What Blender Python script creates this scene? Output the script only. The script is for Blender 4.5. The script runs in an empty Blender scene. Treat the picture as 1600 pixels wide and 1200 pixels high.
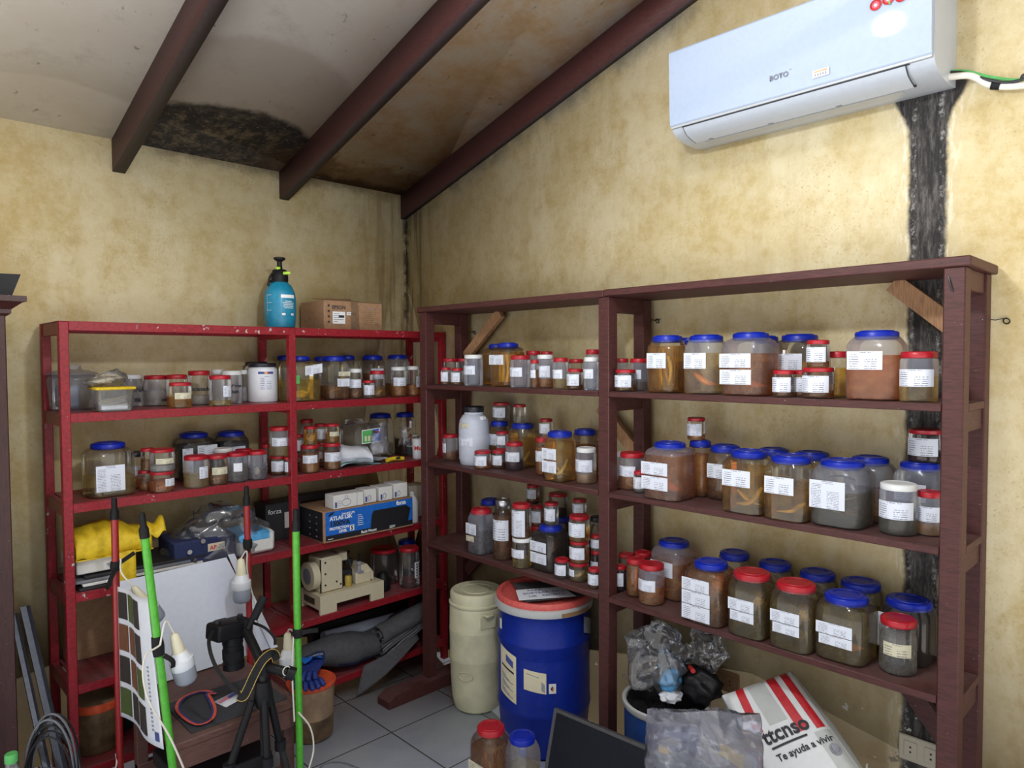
import bpy, bmesh, math, random
from mathutils import Vector, Matrix, noise
random.seed(7)
PI = math.pi
sc = bpy.context.scene

# ------------------------------------------------------------------ camera
CAM_POS = Vector((-2.1757, -3.0449, 1.5))
F_PX = 1088.93
yaw, pitch, roll = (math.radians(a) for a in (-44.1186, -2.0154, -0.2756))
Fv = Vector((-math.sin(yaw)*math.cos(pitch), math.cos(yaw)*math.cos(pitch), math.sin(pitch)))
Rv = Vector((math.cos(yaw), math.sin(yaw), 0)); Uv = Rv.cross(Fv)
R2 = math.cos(roll)*Rv + math.sin(roll)*Uv
U2 = -math.sin(roll)*Rv + math.cos(roll)*Uv
cam_data = bpy.data.cameras.new('camera'); cam = bpy.data.objects.new('camera', cam_data)
sc.collection.objects.link(cam)
m = Matrix.Identity(4)
for i in range(3):
    m[i][0], m[i][1], m[i][2], m[i][3] = R2[i], U2[i], -Fv[i], CAM_POS[i]
cam.matrix_world = m
cam_data.sensor_fit = 'HORIZONTAL'; cam_data.sensor_width = 36.0
cam_data.lens = F_PX/1600*36.0
cam_data.clip_start = 0.02
sc.camera = cam

# ------------------------------------------------------------------ world, lamp, exposure
world = bpy.data.worlds.new('world'); sc.world = world; world.use_nodes = True
bg = world.node_tree.nodes['Background']
bg.inputs[0].default_value = (1.0, 0.985, 0.97, 1)
_w = world.node_tree; _tc = _w.nodes.new('ShaderNodeTexCoord'); _sx = _w.nodes.new('ShaderNodeSeparateXYZ'); _mr = _w.nodes.new('ShaderNodeMapRange')
_w.links.new(_tc.outputs['Generated'], _sx.inputs[0]); _w.links.new(_sx.outputs[2], _mr.inputs[0])   # added fill for the unseen room: strong from below to brighten the ceiling
_mr.inputs[1].default_value = -.28; _mr.inputs[2].default_value = -.04; _mr.inputs[3].default_value = 2.6; _mr.inputs[4].default_value = .78
_w.links.new(_mr.outputs[0], bg.inputs[1])
ld = bpy.data.lights.new('ceiling_bulb', 'POINT'); ld.energy = 33; ld.color = (0.93, 0.97, 1.0); ld.shadow_soft_size = 0.045
lo = bpy.data.objects.new('ceiling_bulb', ld); lo.location = (-1.40, -2.24, 2.24); sc.collection.objects.link(lo)
ld2 = bpy.data.lights.new('roof_lamp', 'POINT'); ld2.energy = 6.5; ld2.color = (0.93, 0.97, 1.0); ld2.shadow_soft_size = 0.05
lo2 = bpy.data.objects.new('roof_lamp', ld2); lo2.location = (-1.10, -2.14, 2.66); sc.collection.objects.link(lo2)
sc.view_settings.view_transform = 'Standard'; sc.view_settings.look = 'None'
sc.view_settings.exposure = 0.22; sc.view_settings.gamma = 1.0; sc.view_settings.use_curve_mapping = False
sc.cycles.transparent_max_bounces = 48; sc.cycles.max_bounces = 8; sc.cycles.use_denoising = True; sc.cycles.caustics_reflective = False; sc.cycles.caustics_refractive = False

# ------------------------------------------------------------------ node helper
class NT:
    def __init__(s, name):
        s.m = bpy.data.materials.new(name); s.m.use_nodes = True
        s.t = s.m.node_tree; s.t.nodes.clear()
        s.out = s.t.nodes.new('ShaderNodeOutputMaterial')
    def n(s, typ, **kw):
        nd = s.t.nodes.new(typ)
        for k, v in kw.items(): setattr(nd, k, v)
        return nd
    def set(s, sock, v):
        if v is None: return
        if isinstance(v, bpy.types.NodeSocket): s.t.links.new(v, sock)
        elif isinstance(v, (tuple, list)):
            if len(v) == 3 and sock.type == 'RGBA': v = tuple(v)+(1,)
            sock.default_value = v
        else: sock.default_value = v
    def math(s, op, a, b=None, c=None, clamp=False):
        nd = s.n('ShaderNodeMath', operation=op); nd.use_clamp = clamp
        s.set(nd.inputs[0], a)
        if b is not None: s.set(nd.inputs[1], b)
        if c is not None: s.set(nd.inputs[2], c)
        return nd.outputs[0]
    def mix(s, f, a, b, blend='MIX'):
        nd = s.n('ShaderNodeMix', data_type='RGBA', blend_type=blend)
        s.set(nd.inputs[0], f); s.set(nd.inputs[6], a); s.set(nd.inputs[7], b)
        return nd.outputs[2]
    def pos(s):
        g = s.n('ShaderNodeNewGeometry'); x = s.n('ShaderNodeSeparateXYZ')
        s.t.links.new(g.outputs['Position'], x.inputs[0]); return g.outputs['Position'], x.outputs[0], x.outputs[1], x.outputs[2]
    def noise(s, scale, vec=None, detail=4, rough=.6, dist=0, stretch=None):
        nd = s.n('ShaderNodeTexNoise'); s.set(nd.inputs['Scale'], scale); nd.inputs['Detail'].default_value = detail
        nd.inputs['Roughness'].default_value = rough; nd.inputs['Distortion'].default_value = dist
        if vec is None: vec = s.pos()[0]
        if stretch:
            mp = s.n('ShaderNodeMapping'); s.t.links.new(vec, mp.inputs[0]); mp.inputs['Scale'].default_value = stretch; vec = mp.outputs[0]
        s.t.links.new(vec, nd.inputs['Vector']); return nd.outputs[0]
    def ss(s, v, a, b, lo=0., hi=1.):
        if not isinstance(a, bpy.types.NodeSocket) and a > b:
            f = s.math('SUBTRACT', 1.0, s.ss(v, b, a)); return f if (lo, hi) == (0., 1.) else s.math('MULTIPLY_ADD', f, hi-lo, lo)
        nd = s.n('ShaderNodeMapRange', interpolation_type='SMOOTHSTEP')
        s.set(nd.inputs[0], v); s.set(nd.inputs[1], a); s.set(nd.inputs[2], b); nd.inputs[3].default_value = lo; nd.inputs[4].default_value = hi
        return nd.outputs[0]
    def bump(s, h, strength=.3, dist=.002):
        nd = s.n('ShaderNodeBump'); nd.inputs['Strength'].default_value = strength; nd.inputs['Distance'].default_value = dist
        s.t.links.new(h, nd.inputs['Height']); return nd.outputs[0]
    def bsdf(s, col, rough=.6, metal=0, spec=.5, normal=None, emit=None, trans=None):
        b = s.n('ShaderNodeBsdfPrincipled'); s.set(b.inputs['Base Color'], col); s.set(b.inputs['Roughness'], rough)
        s.set(b.inputs['Metallic'], metal); s.set(b.inputs['Specular IOR Level'], spec)
        if normal is not None: s.t.links.new(normal, b.inputs['Normal'])
        return b.outputs[0]
    def done(s, sh):
        s.t.links.new(sh, s.out.inputs[0]); return s.m
    def mixsh(s, f, a, b):
        nd = s.n('ShaderNodeMixShader'); s.set(nd.inputs[0], f); s.t.links.new(a, nd.inputs[1]); s.t.links.new(b, nd.inputs[2]); return nd.outputs[0]

MT = {}
def plain(name, col, rough=.5, metal=0, spec=.5, var=None, scale=60, bump=0):
    if var is None: var = .02 if min(col) > .35 else .10
    t = NT(name)
    n = t.noise(scale, detail=3)
    c = t.mix(t.ss(n, .35, .7), col, tuple(max(0, c*(1-var*2)) for c in col))
    nb = t.bump(n, bump, .001) if bump else None
    MT[name] = t.done(t.bsdf(c, rough, metal, spec, nb)); return MT[name]

def wall_mat(name, side):
    t = NT(name); P, X, Y, Z = t.pos()
    big = t.noise(1.6, detail=5, rough=.65); mid = t.noise(5.5, detail=6, rough=.7); fine = t.noise(90, detail=3)
    st = t.noise(7, detail=5, stretch=(1, 1, .12) )
    bl = t.noise(2.6, detail=6, rough=.7, stretch=(1, 1, .55)); c = t.mix(t.ss(big, .40, .60), (.58, .48, .27), (.64, .56, .37)); c = t.mix(t.math('MULTIPLY', t.ss(bl, .48, .58), .75), c, (.72, .655, .49)); c = t.mix(t.math('MULTIPLY', t.ss(bl, .44, .36), .5), c, (.54, .42, .20))
    c = t.mix(t.math('MULTIPLY', t.ss(mid, .47, .72), .55), c, (.52, .40, .20))
    c = t.mix(t.math('MULTIPLY', t.ss(mid, .50, .30), .5), c, (.74, .70, .56))
    md2 = t.noise(16, detail=5, rough=.75); c = t.mix(t.math('MULTIPLY', t.ss(md2, .40, .62), .30), c, (.80, .76, .62)); c = t.mix(t.math('MULTIPLY', t.ss(md2, .46, .30), .30), c, (.42, .33, .18))
    low_shade = t.ss(t.math('ADD', Z, t.math('MULTIPLY', bl, .5)), .35, 1.15, 1., 0.) if 0 else t.math('SUBTRACT', 1., t.ss(t.math('ADD', Z, t.math('MULTIPLY', bl, .4)), .35, 1.2))
    c = t.mix(t.math('MULTIPLY', low_shade, .86), c, (.17, .11, .05))  # painted shade: plaster browned towards the floor, where little light falls
    spk = t.noise(110, detail=3)
    c = t.mix(t.math('MULTIPLY', t.math('MULTIPLY', t.ss(spk, .58, .68), t.ss(t.noise(3, detail=3), .40, .6)), .5), c, (.34, .26, .14))
    if side == 'r':
        # stripes running down, dark corner, drip stain under the air conditioner
        c = t.mix(t.math('MULTIPLY', t.ss(st, .55, .75), .3), c, (.42, .31, .17))
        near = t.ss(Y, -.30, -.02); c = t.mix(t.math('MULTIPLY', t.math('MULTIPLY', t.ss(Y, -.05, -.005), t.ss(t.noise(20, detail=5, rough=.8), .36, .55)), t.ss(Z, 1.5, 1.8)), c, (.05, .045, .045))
        streak = t.noise(26, detail=4, stretch=(1, 1, .05))
        c = t.mix(t.math('MULTIPLY', t.math('MULTIPLY', near, t.ss(streak, .42, .6)), t.ss(Z, .9, 2.1)), c, (.17, .12, .07))
        wob = t.math('MULTIPLY', t.math('SUBTRACT', t.noise(9, detail=6, rough=.75), .5), .030)
        d = t.math('ABSOLUTE', t.math('SUBTRACT', t.math('ADD', Y, wob), -2.452))
        wid = t.ss(Z, 2.12, 2.26, .050, .10)
        stain = t.math('MULTIPLY', t.math('LESS_THAN', t.math('SUBTRACT', d, wid), 0), t.math('LESS_THAN', Z, 2.245))
        edge = t.ss(t.math('SUBTRACT', d, wid), .045, .0)
        dk = t.mix(t.ss(t.noise(45, detail=6, rough=.8, stretch=(1, 1, .18)), .42, .68), (.030, .029, .034), (.15, .145, .155))
        lite = t.mix(t.ss(t.noise(60, detail=4, stretch=(1, 1, .25)), .5, .6), (.62, .55, .40), (.82, .80, .76))
        zf = t.math('LESS_THAN', Z, 2.245)
        c = t.mix(t.math('MULTIPLY', t.math('MULTIPLY', edge, .55), zf), c, lite)
        core = t.ss(t.math('SUBTRACT', d, wid), .004, -.010)
        c = t.mix(t.math('MULTIPLY', core, zf), c, dk)
        wh = t.math('MULTIPLY', t.math('MULTIPLY', t.ss(t.math('ABSOLUTE', t.math('SUBTRACT', d, .034)), .009, .002), t.ss(t.noise(38, detail=5, rough=.8), .5, .6)), zf)
        c = t.mix(t.math('MULTIPLY', wh, .6), c, (.40, .41, .45))
        # mould just below the end rafter
        ceil = t.math('ADD', t.math('MULTIPLY', Y, -.289), 2.235)
        dd = t.math('SUBTRACT', ceil, Z)
        mo = t.math('MULTIPLY', t.ss(t.math('ADD', dd, t.math('MULTIPLY', t.noise(9, detail=6, rough=.8), .16)), .17, .06), t.ss(t.noise(3.2, detail=4), .42, .55))
        c = t.mix(t.math('MULTIPLY', mo, .75), c, (.19, .18, .18))
        # flaked plaster low on the wall
        fl = t.math('MULTIPLY', t.ss(t.noise(11, detail=5, rough=.7), .60, .63), t.ss(Z, .46, .34))
        c = t.mix(fl, c, (.20, .17, .14))
        fl2 = t.math('MULTIPLY', t.ss(t.noise(17, detail=4), .66, .68), t.ss(Z, .55, .45)); c = t.mix(fl2, c, (.6, .62, .62))
    else:
        # stain band below the ceiling and in the corner
        top = t.math('SUBTRACT', 2.36, Z)
        mo = t.math('MULTIPLY', t.ss(t.math('ADD', top, t.math('MULTIPLY', t.noise(10, detail=6, rough=.8), .13)), .125, .05), t.ss(X, -1.33, -1.15))
        c = t.mix(t.math('MULTIPLY', mo, .8), c, (.14, .11, .08))
        streak = t.noise(22, detail=4, stretch=(1, 1, .06))
        c = t.mix(t.math('MULTIPLY', t.math('MULTIPLY', t.ss(X, -.40, 0), t.ss(streak, .45, .65)), .85), c, (.30, .20, .11))
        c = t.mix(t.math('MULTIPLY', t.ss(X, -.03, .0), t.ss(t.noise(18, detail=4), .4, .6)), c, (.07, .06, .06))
        br = t.ss(t.noise(2.4, detail=5), .5, .66)
        c = t.mix(t.math('MULTIPLY', br, .45), c, (.50, .38, .18))
        # hairline cracks
        cr = t.math('ABSOLUTE', t.math('SUBTRACT', t.noise(2.3, detail=7, rough=.75), .5))
        c = t.mix(t.math('MULTIPLY', t.math('MULTIPLY', t.ss(cr, .003, .0005), t.ss(t.noise(1.3, detail=2), .5, .6)), .6), c, (.35, .25, .13))
    c = t.mix(1.0, c, (.97, .925, .80), 'MULTIPLY')
    h = t.math('ADD', t.math('MULTIPLY', mid, .6), t.math('MULTIPLY', fine, .25))
    return t.done(t.bsdf(c, .82, 0, .25, t.bump(h, .35, .004)))
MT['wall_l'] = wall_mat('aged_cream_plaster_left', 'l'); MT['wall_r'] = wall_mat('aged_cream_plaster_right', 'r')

def ceiling_mat():
    t = NT('mouldy_ceiling_board'); P, X, Y, Z = t.pos()
    n1 = t.noise(1.5, detail=4); n2 = t.noise(6, detail=6, rough=.7); sp = t.noise(30, detail=3, stretch=(1, .5, 1))
    c = t.mix(t.ss(n1, .35, .65), (.66, .61, .54), (.76, .74, .70))
    c = t.mix(t.math('MULTIPLY', t.ss(X, -.95, -.45), t.ss(n2, .3, .62)), c, (.66, .47, .29))
    c = t.mix(t.math('MULTIPLY', t.ss(sp, .66, .74), .6), c, (.13, .11, .09))
    c = t.mix(t.math('MULTIPLY', t.ss(n2, .5, .75), .3), c, (.30, .22, .14))
    # damp tide mark
    for (cx, cy, rx, ry, col, amt, wob, soft) in ((-1.02, -.30, .46, .50, (.40, .33, .27), .42, .16, .10), (-.98, -.14, .40, .26, (.03, .028, .028), .97, .20, .16), (-.62, -.08, .26, .16, (.16, .10, .06), .75, .7, .6), (-.20, -.03, .55, .24, (.30, .19, .11), .75, .7, .6), (-.30, .0, .5, .08, (.07, .04, .03), .8, .8, .6)):
        dx = t.math('DIVIDE', t.math('SUBTRACT', X, cx), rx); dy = t.math('DIVIDE', t.math('SUBTRACT', Y, cy), ry)
        r = t.math('SQRT', t.math('ADD', t.math('MULTIPLY', dx, dx), t.math('MULTIPLY', dy, dy)))
        r = t.math('ADD', r, t.math('MULTIPLY', t.math('SUBTRACT', t.noise(6 if wob < .3 else 14, detail=6, rough=.75), .5), wob*2))
        f = t.math('MULTIPLY', t.math('MULTIPLY', t.ss(r, 1.0, 1.0-soft), amt), t.math('GREATER_THAN', X, -1.36))
        if col[0] < .05:
            col = t.mix(t.math('MULTIPLY', t.ss(t.noise(16, detail=6, rough=.8), .44, .66), t.ss(r, 1.0, .62)), (.028, .027, .034), (.24, .20, .15)); col = t.mix(t.math('MULTIPLY', t.ss(t.noise(70, detail=3), .66, .72), .7), col, (.5, .48, .45))
        c = t.mix(f, c, col)
    # line of mould beside the second rafter
    c = t.mix(t.math('MULTIPLY', t.math('MULTIPLY', t.ss(t.math('ABSOLUTE', t.math('ADD', X, .60)), .09, .02), t.ss(t.noise(9, detail=5, rough=.8), .52, .66)), .8), c, (.16, .11, .08))
    return t.done(t.bsdf(c, .85, 0, .2, t.bump(n2, .3, .003)))
MT['ceiling'] = ceiling_mat()

def floor_mat():
    t = NT('white_floor_tiles'); P, X, Y, Z = t.pos()
    T = .356
    def line(v, o):
        k = t.math('ABSOLUTE', t.math('SUBTRACT', t.math('FRACT', t.math('ADD', t.math('DIVIDE', t.math('SUBTRACT', v, o), T), 100.5)), .5))
        return t.ss(k, .0095, .0055)
    g = t.math('MAXIMUM', line(X, -.6093), line(Y, -.7222))
    n = t.noise(4, detail=5); c = t.mix(t.ss(n, .4, .7), (.78, .87, 1.0), (.66, .75, .92))
    c = t.mix(t.math('MULTIPLY', t.ss(t.noise(25, detail=5), .6, .75), .25), c, (.35, .33, .30))
    c = t.mix(g, c, (.10, .08, .07))
    return t.done(t.bsdf(c, t.math('ADD', t.math('MULTIPLY', g, .5), .28), 0, .5, t.bump(t.math('SUBTRACT', 1, g), .5, .002)))
MT['floor'] = floor_mat()

def paint_wood(name, base, dust, grain_axis=(1, 1, 8), chips=0, dustup=.5, rough=.55):
    t = NT(name); P, X, Y, Z = t.pos()
    gr = t.noise(30, detail=5, stretch=grain_axis); n = t.noise(8, detail=5)
    c = t.mix(t.ss(gr, .35, .7), base, tuple(v*.6 for v in base))
    g = t.n('ShaderNodeNewGeometry'); sx = t.n('ShaderNodeSeparateXYZ'); t.t.links.new(g.outputs['Normal'], sx.inputs[0])
    up = t.math('MULTIPLY', t.ss(sx.outputs[2], .6, .95), t.math('MULTIPLY', t.ss(n, .25, .7), dustup))
    c = t.mix(up, c, dust)
    if chips:
        ch = t.math('MULTIPLY', t.ss(t.noise(38, detail=4, rough=.6), .645, .665), t.ss(t.noise(4, detail=2), .50, .6))
        c = t.mix(ch, c, (.48, .44, .44))
    sc_ = t.noise(160, detail=2); c = t.mix(t.math('MULTIPLY', t.ss(sc_, .74, .77), .6), c, (.6, .58, .55))
    return t.done(t.bsdf(c, rough, 0, .4, t.bump(gr, .25, .0015)))
MT['brown'] = paint_wood('maroon_painted_wood', (.080, .024, .022), (.15, .095, .095))
MT['rafter'] = paint_wood('dark_red_rafter', (.066, .020, .019), (.1, .05, .05), (8, 1, 8))
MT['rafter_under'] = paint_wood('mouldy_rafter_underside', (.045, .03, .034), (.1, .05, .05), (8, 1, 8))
MT['red'] = paint_wood('red_painted_metal', (.30, .012, .022), (.21, .09, .10), (3, 3, 3), chips=1, dustup=.8, rough=.42)
MT['raw'] = paint_wood('bare_timber', (.40, .22, .11), (.45, .30, .2), (1, 8, 1), rough=.7)
MT['darkwood'] = paint_wood('dark_varnished_wood', (.050, .016, .014), (.1, .08, .08), (8, 8, 1), rough=.35)
MT['benchwood'] = paint_wood('worn_bench_wood', (.13, .06, .05), (.19, .12, .10), (1, 8, 8), rough=.6)

for a in (('lid_red', (.43, .010, .022), .38), ('lid_blue', (.005, .022, .38), .36, 0, .35), ('lid_white', (.72, .74, .74), .4), ('lid_black', (.012, .014, .022), .4),
          ('white_plastic', (.74, .77, .82), .4), ('black_plastic', (.010, .010, .012), .45, 0, .22), ('black_rubber', (.014, .014, .016), .7, 0, .2), ('cardboard', (.36, .21, .115), .85),
          ('cardboard_dark', (.20, .125, .07), .85), ('green_pole', (.08, .42, .03), .35), ('red_pole', (.33, .018, .02), .35), ('cream_plastic', (.70, .64, .44), .45),
          ('cream_bulb', (.74, .70, .52), .45), ('ac_white', (.44, .48, .54), .3), ('ac_gloss', (.37, .44, .57), .045), ('ac_grey', (.42, .44, .46), .4), ('ink', (.03, .03, .04), .7), ('ink_blue', (.06, .08, .30), .7),
          ('ac_logo', (.16, .17, .20), .5), ('ink_grey', (.30, .31, .36), .7), ('ink_red', (.6, .03, .03), .6), ('ink_white', (.82, .84, .86), .6), ('blue_print', (.012, .15, .62), .45), ('black_print', (.012, .013, .018), .5),
          ('paper', (.72, .75, .82), .8), ('paper_cream', (.66, .61, .44), .8), ('paper_cyan', (.42, .66, .66), .8), ('yellow_cloth', (.80, .56, .02), .6), ('blue_drum', (.004, .022, .27), .42, 0, .35),
          ('drum_rim', (.42, .43, .43), .45), ('coral', (.62, .10, .09), .5), ('orange_lid', (.72, .10, .035), .45), ('grey_felt', (.085, .085, .095), .95), ('navy', (.02, .03, .10), .9),
          ('glove_blue', (.02, .045, .25), .6), ('grey_drum', (.52, .56, .66), .45), ('steel', (.55, .55, .57), .3, 1), ('machine', (.62, .56, .40), .5), ('dark_metal', (.03, .03, .032), .4, .4),
          ('alu', (.12, .13, .17), .45, .3), ('cable_white', (.70, .68, .60), .5), ('cable_black', (.02, .02, .025), .5), ('cable_grey', (.20, .21, .24), .5), ('sack', (.70, .72, .74), .5),
          ('sack_grey', (.48, .50, .49), .5), ('sack_red', (.55, .02, .03), .45), ('teal', (.012, .25, .42), .35), ('lime', (.45, .75, .06), .4), ('sky_blue', (.10, .42, .78), .5), ('pink', (.75, .18, .25), .5),
          ('orange', (.75, .10, .04), .6), ('navy_strap', (.03, .035, .18), .7), ('screen', (.008, .010, .016), .35, 0, .15), ('frame_grey', (.06, .06, .065), .5), ('board_white', (.66, .71, .82), .75), ('mesh_dark', (.06, .06, .065), .7), ('mat_grey', (.045, .047, .055), .8),
          ('pvc', (.50, .56, .70), .4), ('photo_dark', (.05, .045, .04), .5), ('photo_brown', (.20, .09, .05), .5), ('photo_green', (.09, .13, .04), .5), ('bulb_glass', (.62, .68, .78), .3),
          ('crate_black', (.01, .01, .012), .6), ('plate', (.55, .50, .40), .5), ('card_white', (.70, .70, .68), .8), ('green_print', (.10, .45, .12), .6), ('gold', (.5, .35, .06), .4), ('dark_box', (.02, .02, .024), .5),
          ('sp_tan', (.55, .36, .18), .55), ('sp_orange', (.80, .28, .05), .5), ('sp_gold', (.78, .52, .10), .5), ('sp_pale', (.66, .58, .44), .55), ('sp_dark', (.08, .055, .04), .6), ('sp_brown', (.28, .15, .07), .55), ('blue_bucket', (.01, .05, .22), .5)):
    plain(a[0], a[1], a[2], *(a[3:] or (0,)))
plain('cream_drum', (.62, .60, .42), .5, 0, .5, .10, 9)
plain('bucket_murk', (.16, .10, .05), .5, 0, .5, .3, 18)
plain('bucket_clear', (.34, .23, .14), .45, 0, .5, .2, 12)

def label_mat(name, base, rows):
    t = NT(name); uv = t.n('ShaderNodeUVMap'); sx = t.n('ShaderNodeSeparateXYZ'); t.t.links.new(uv.outputs[0], sx.inputs[0])
    U, V = sx.outputs[0], sx.outputs[1]
    r = t.math('MULTIPLY', V, rows); fr = t.math('FRACT', r); row = t.math('FLOOR', r)
    band = t.math('MULTIPLY', t.math('GREATER_THAN', fr, .34), t.math('LESS_THAN', fr, .66))
    cb = t.n('ShaderNodeCombineXYZ'); t.set(cb.inputs[0], t.math('MULTIPLY', U, 26)); t.set(cb.inputs[1], t.math('MULTIPLY', row, 7.31))
    n = t.noise(1.0, vec=cb.outputs[0], detail=1)
    ink = t.math('GREATER_THAN', n, .43)
    left = t.math('MULTIPLY', t.math('GREATER_THAN', U, .05), t.math('LESS_THAN', U, .34))
    right = t.math('MULTIPLY', t.math('MULTIPLY', t.math('GREATER_THAN', U, .50), t.math('LESS_THAN', U, .84)), t.math('LESS_THAN', V, .66))
    head = t.math('MULTIPLY', t.math('MULTIPLY', t.math('GREATER_THAN', U, .34), t.math('LESS_THAN', U, .68)), t.math('GREATER_THAN', V, .87))
    low = t.math('LESS_THAN', V, .87)
    k = t.math('MULTIPLY', t.math('MULTIPLY', band, ink), t.math('MAXIMUM', t.math('MULTIPLY', t.math('MAXIMUM', left, right), low), head))
    c = t.mix(t.math('MULTIPLY', k, .85), base, (.10, .10, .13))
    return t.done(t.bsdf(c, .6, 0, .3))
MT['label'] = label_mat('printed_paper_label', (.68, .72, .82), 8); MT['label_cream'] = label_mat('cream_paper_label', (.60, .57, .42), 5)
MT['label_tall'] = label_mat('long_paper_label', (.66, .70, .80), 17)

def thin_clear(name, tint=(.97, .975, .98), haze=.10, rough=.07, hazecol=(.7, .72, .74), strength=1.0):
    t = NT(name)
    tr = t.n('ShaderNodeBsdfTransparent'); t.set(tr.inputs[0], tint)
    df = t.n('ShaderNodeBsdfDiffuse'); t.set(df.inputs[0], hazecol)
    tl = t.n('ShaderNodeBsdfTranslucent'); t.set(tl.inputs[0], hazecol)
    hz = t.mixsh(.5, df.outputs[0], tl.outputs[0])
    a = t.mixsh(haze, tr.outputs[0], hz)
    gl = t.n('ShaderNodeBsdfGlossy'); t.set(gl.inputs['Roughness'], rough); t.set(gl.inputs['Color'], (1, 1, 1))
    lw = t.n('ShaderNodeFresnel'); lw.inputs[0].default_value = 1.45
    return t.done(t.mixsh(t.math('MULTIPLY', lw.outputs[0], strength, clamp=True), a, gl.outputs[0]))
MT['clear'] = thin_clear('clear_plastic', haze=.05, strength=.8)
MT['clear_dusty'] = thin_clear('dusty_clear_plastic', haze=.22, rough=.2)
MT['frost'] = thin_clear('frosted_plastic', (.96, .97, .99), .21, .22, (.74, .80, 1.0), .7)
MT['frost_wet'] = thin_clear('wetted_frosted_plastic', (.97, .96, .95), .07, .25, (.72, .76, .90), .6)
MT['film'] = thin_clear('crinkled_plastic_film', (.94, .95, .97), .16, .12, (.6, .63, .7), 2.2)
MT['film_milky'] = thin_clear('milky_plastic_film', (.90, .91, .95), .34, .14, (.56, .58, .70), 2.0)
MT['lamp_shade'] = thin_clear('bulb_cover', (.8, .85, .95), .75, .25, (.66, .72, .84))

def liquid(name, tint, dcol, dens):
    t = NT(name)
    tr = t.n('ShaderNodeBsdfTransparent'); t.set(tr.inputs[0], tint)
    df = t.n('ShaderNodeBsdfDiffuse'); t.set(df.inputs[0], dcol)
    tl = t.n('ShaderNodeBsdfTranslucent'); t.set(tl.inputs[0], dcol)
    a = t.mixsh(t.math('ADD', dens-.12, t.math('MULTIPLY', t.ss(t.noise(35, detail=4), .35, .7), .24)), tr.outputs[0], t.mixsh(.5, df.outputs[0], tl.outputs[0]))
    return t.done(a)
LQ = {'am': ((.97, .80, .34), (.86, .56, .12), .17), 'am2': ((.94, .72, .28), (.72, .42, .08), .22), 'or': ((.94, .64, .30), (.85, .42, .12), .38), 'or2': ((.95, .62, .3), (.85, .34, .08), .38), 'or3': ((.95, .82, .64), (.84, .58, .34), .5),
      'or4': ((.92, .62, .36), (.76, .40, .15), .27), 'or5': ((.90, .55, .30), (.82, .36, .12), .45), 'br': ((.84, .60, .34), (.58, .30, .12), .34), 'br2': ((.88, .58, .34), (.66, .34, .14), .34), 'dk': ((.45, .32, .24), (.11, .065, .04), .5),
      'ye': ((.97, .90, .60), (.74, .58, .24), .24), 'ye2': ((.98, .86, .34), (.80, .62, .10), .18), 'ye3': ((.96, .88, .66), (.74, .58, .36), .22), 'gr': ((.74, .72, .60), (.30, .28, .20), .36), 'gn': ((.86, .76, .42), (.50, .39, .14), .30), 'gy': ((.52, .52, .54), (.17, .17, .19), .5),
      'gy2': ((.85, .85, .86), (.42, .42, .45), .4), 'cl': ((.95, .95, .94), (.5, .48, .44), .2), 'cl2': ((.92, .92, .90), (.60, .58, .54), .3), 'wh': ((.95, .95, .95), (.76, .76, .78), .5), 'pu': ((.45, .22, .2), (.12, .03, .035), .5)}
for k, v in LQ.items(): MT['lq_'+k] = liquid('liquid_'+k, *v)

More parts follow.
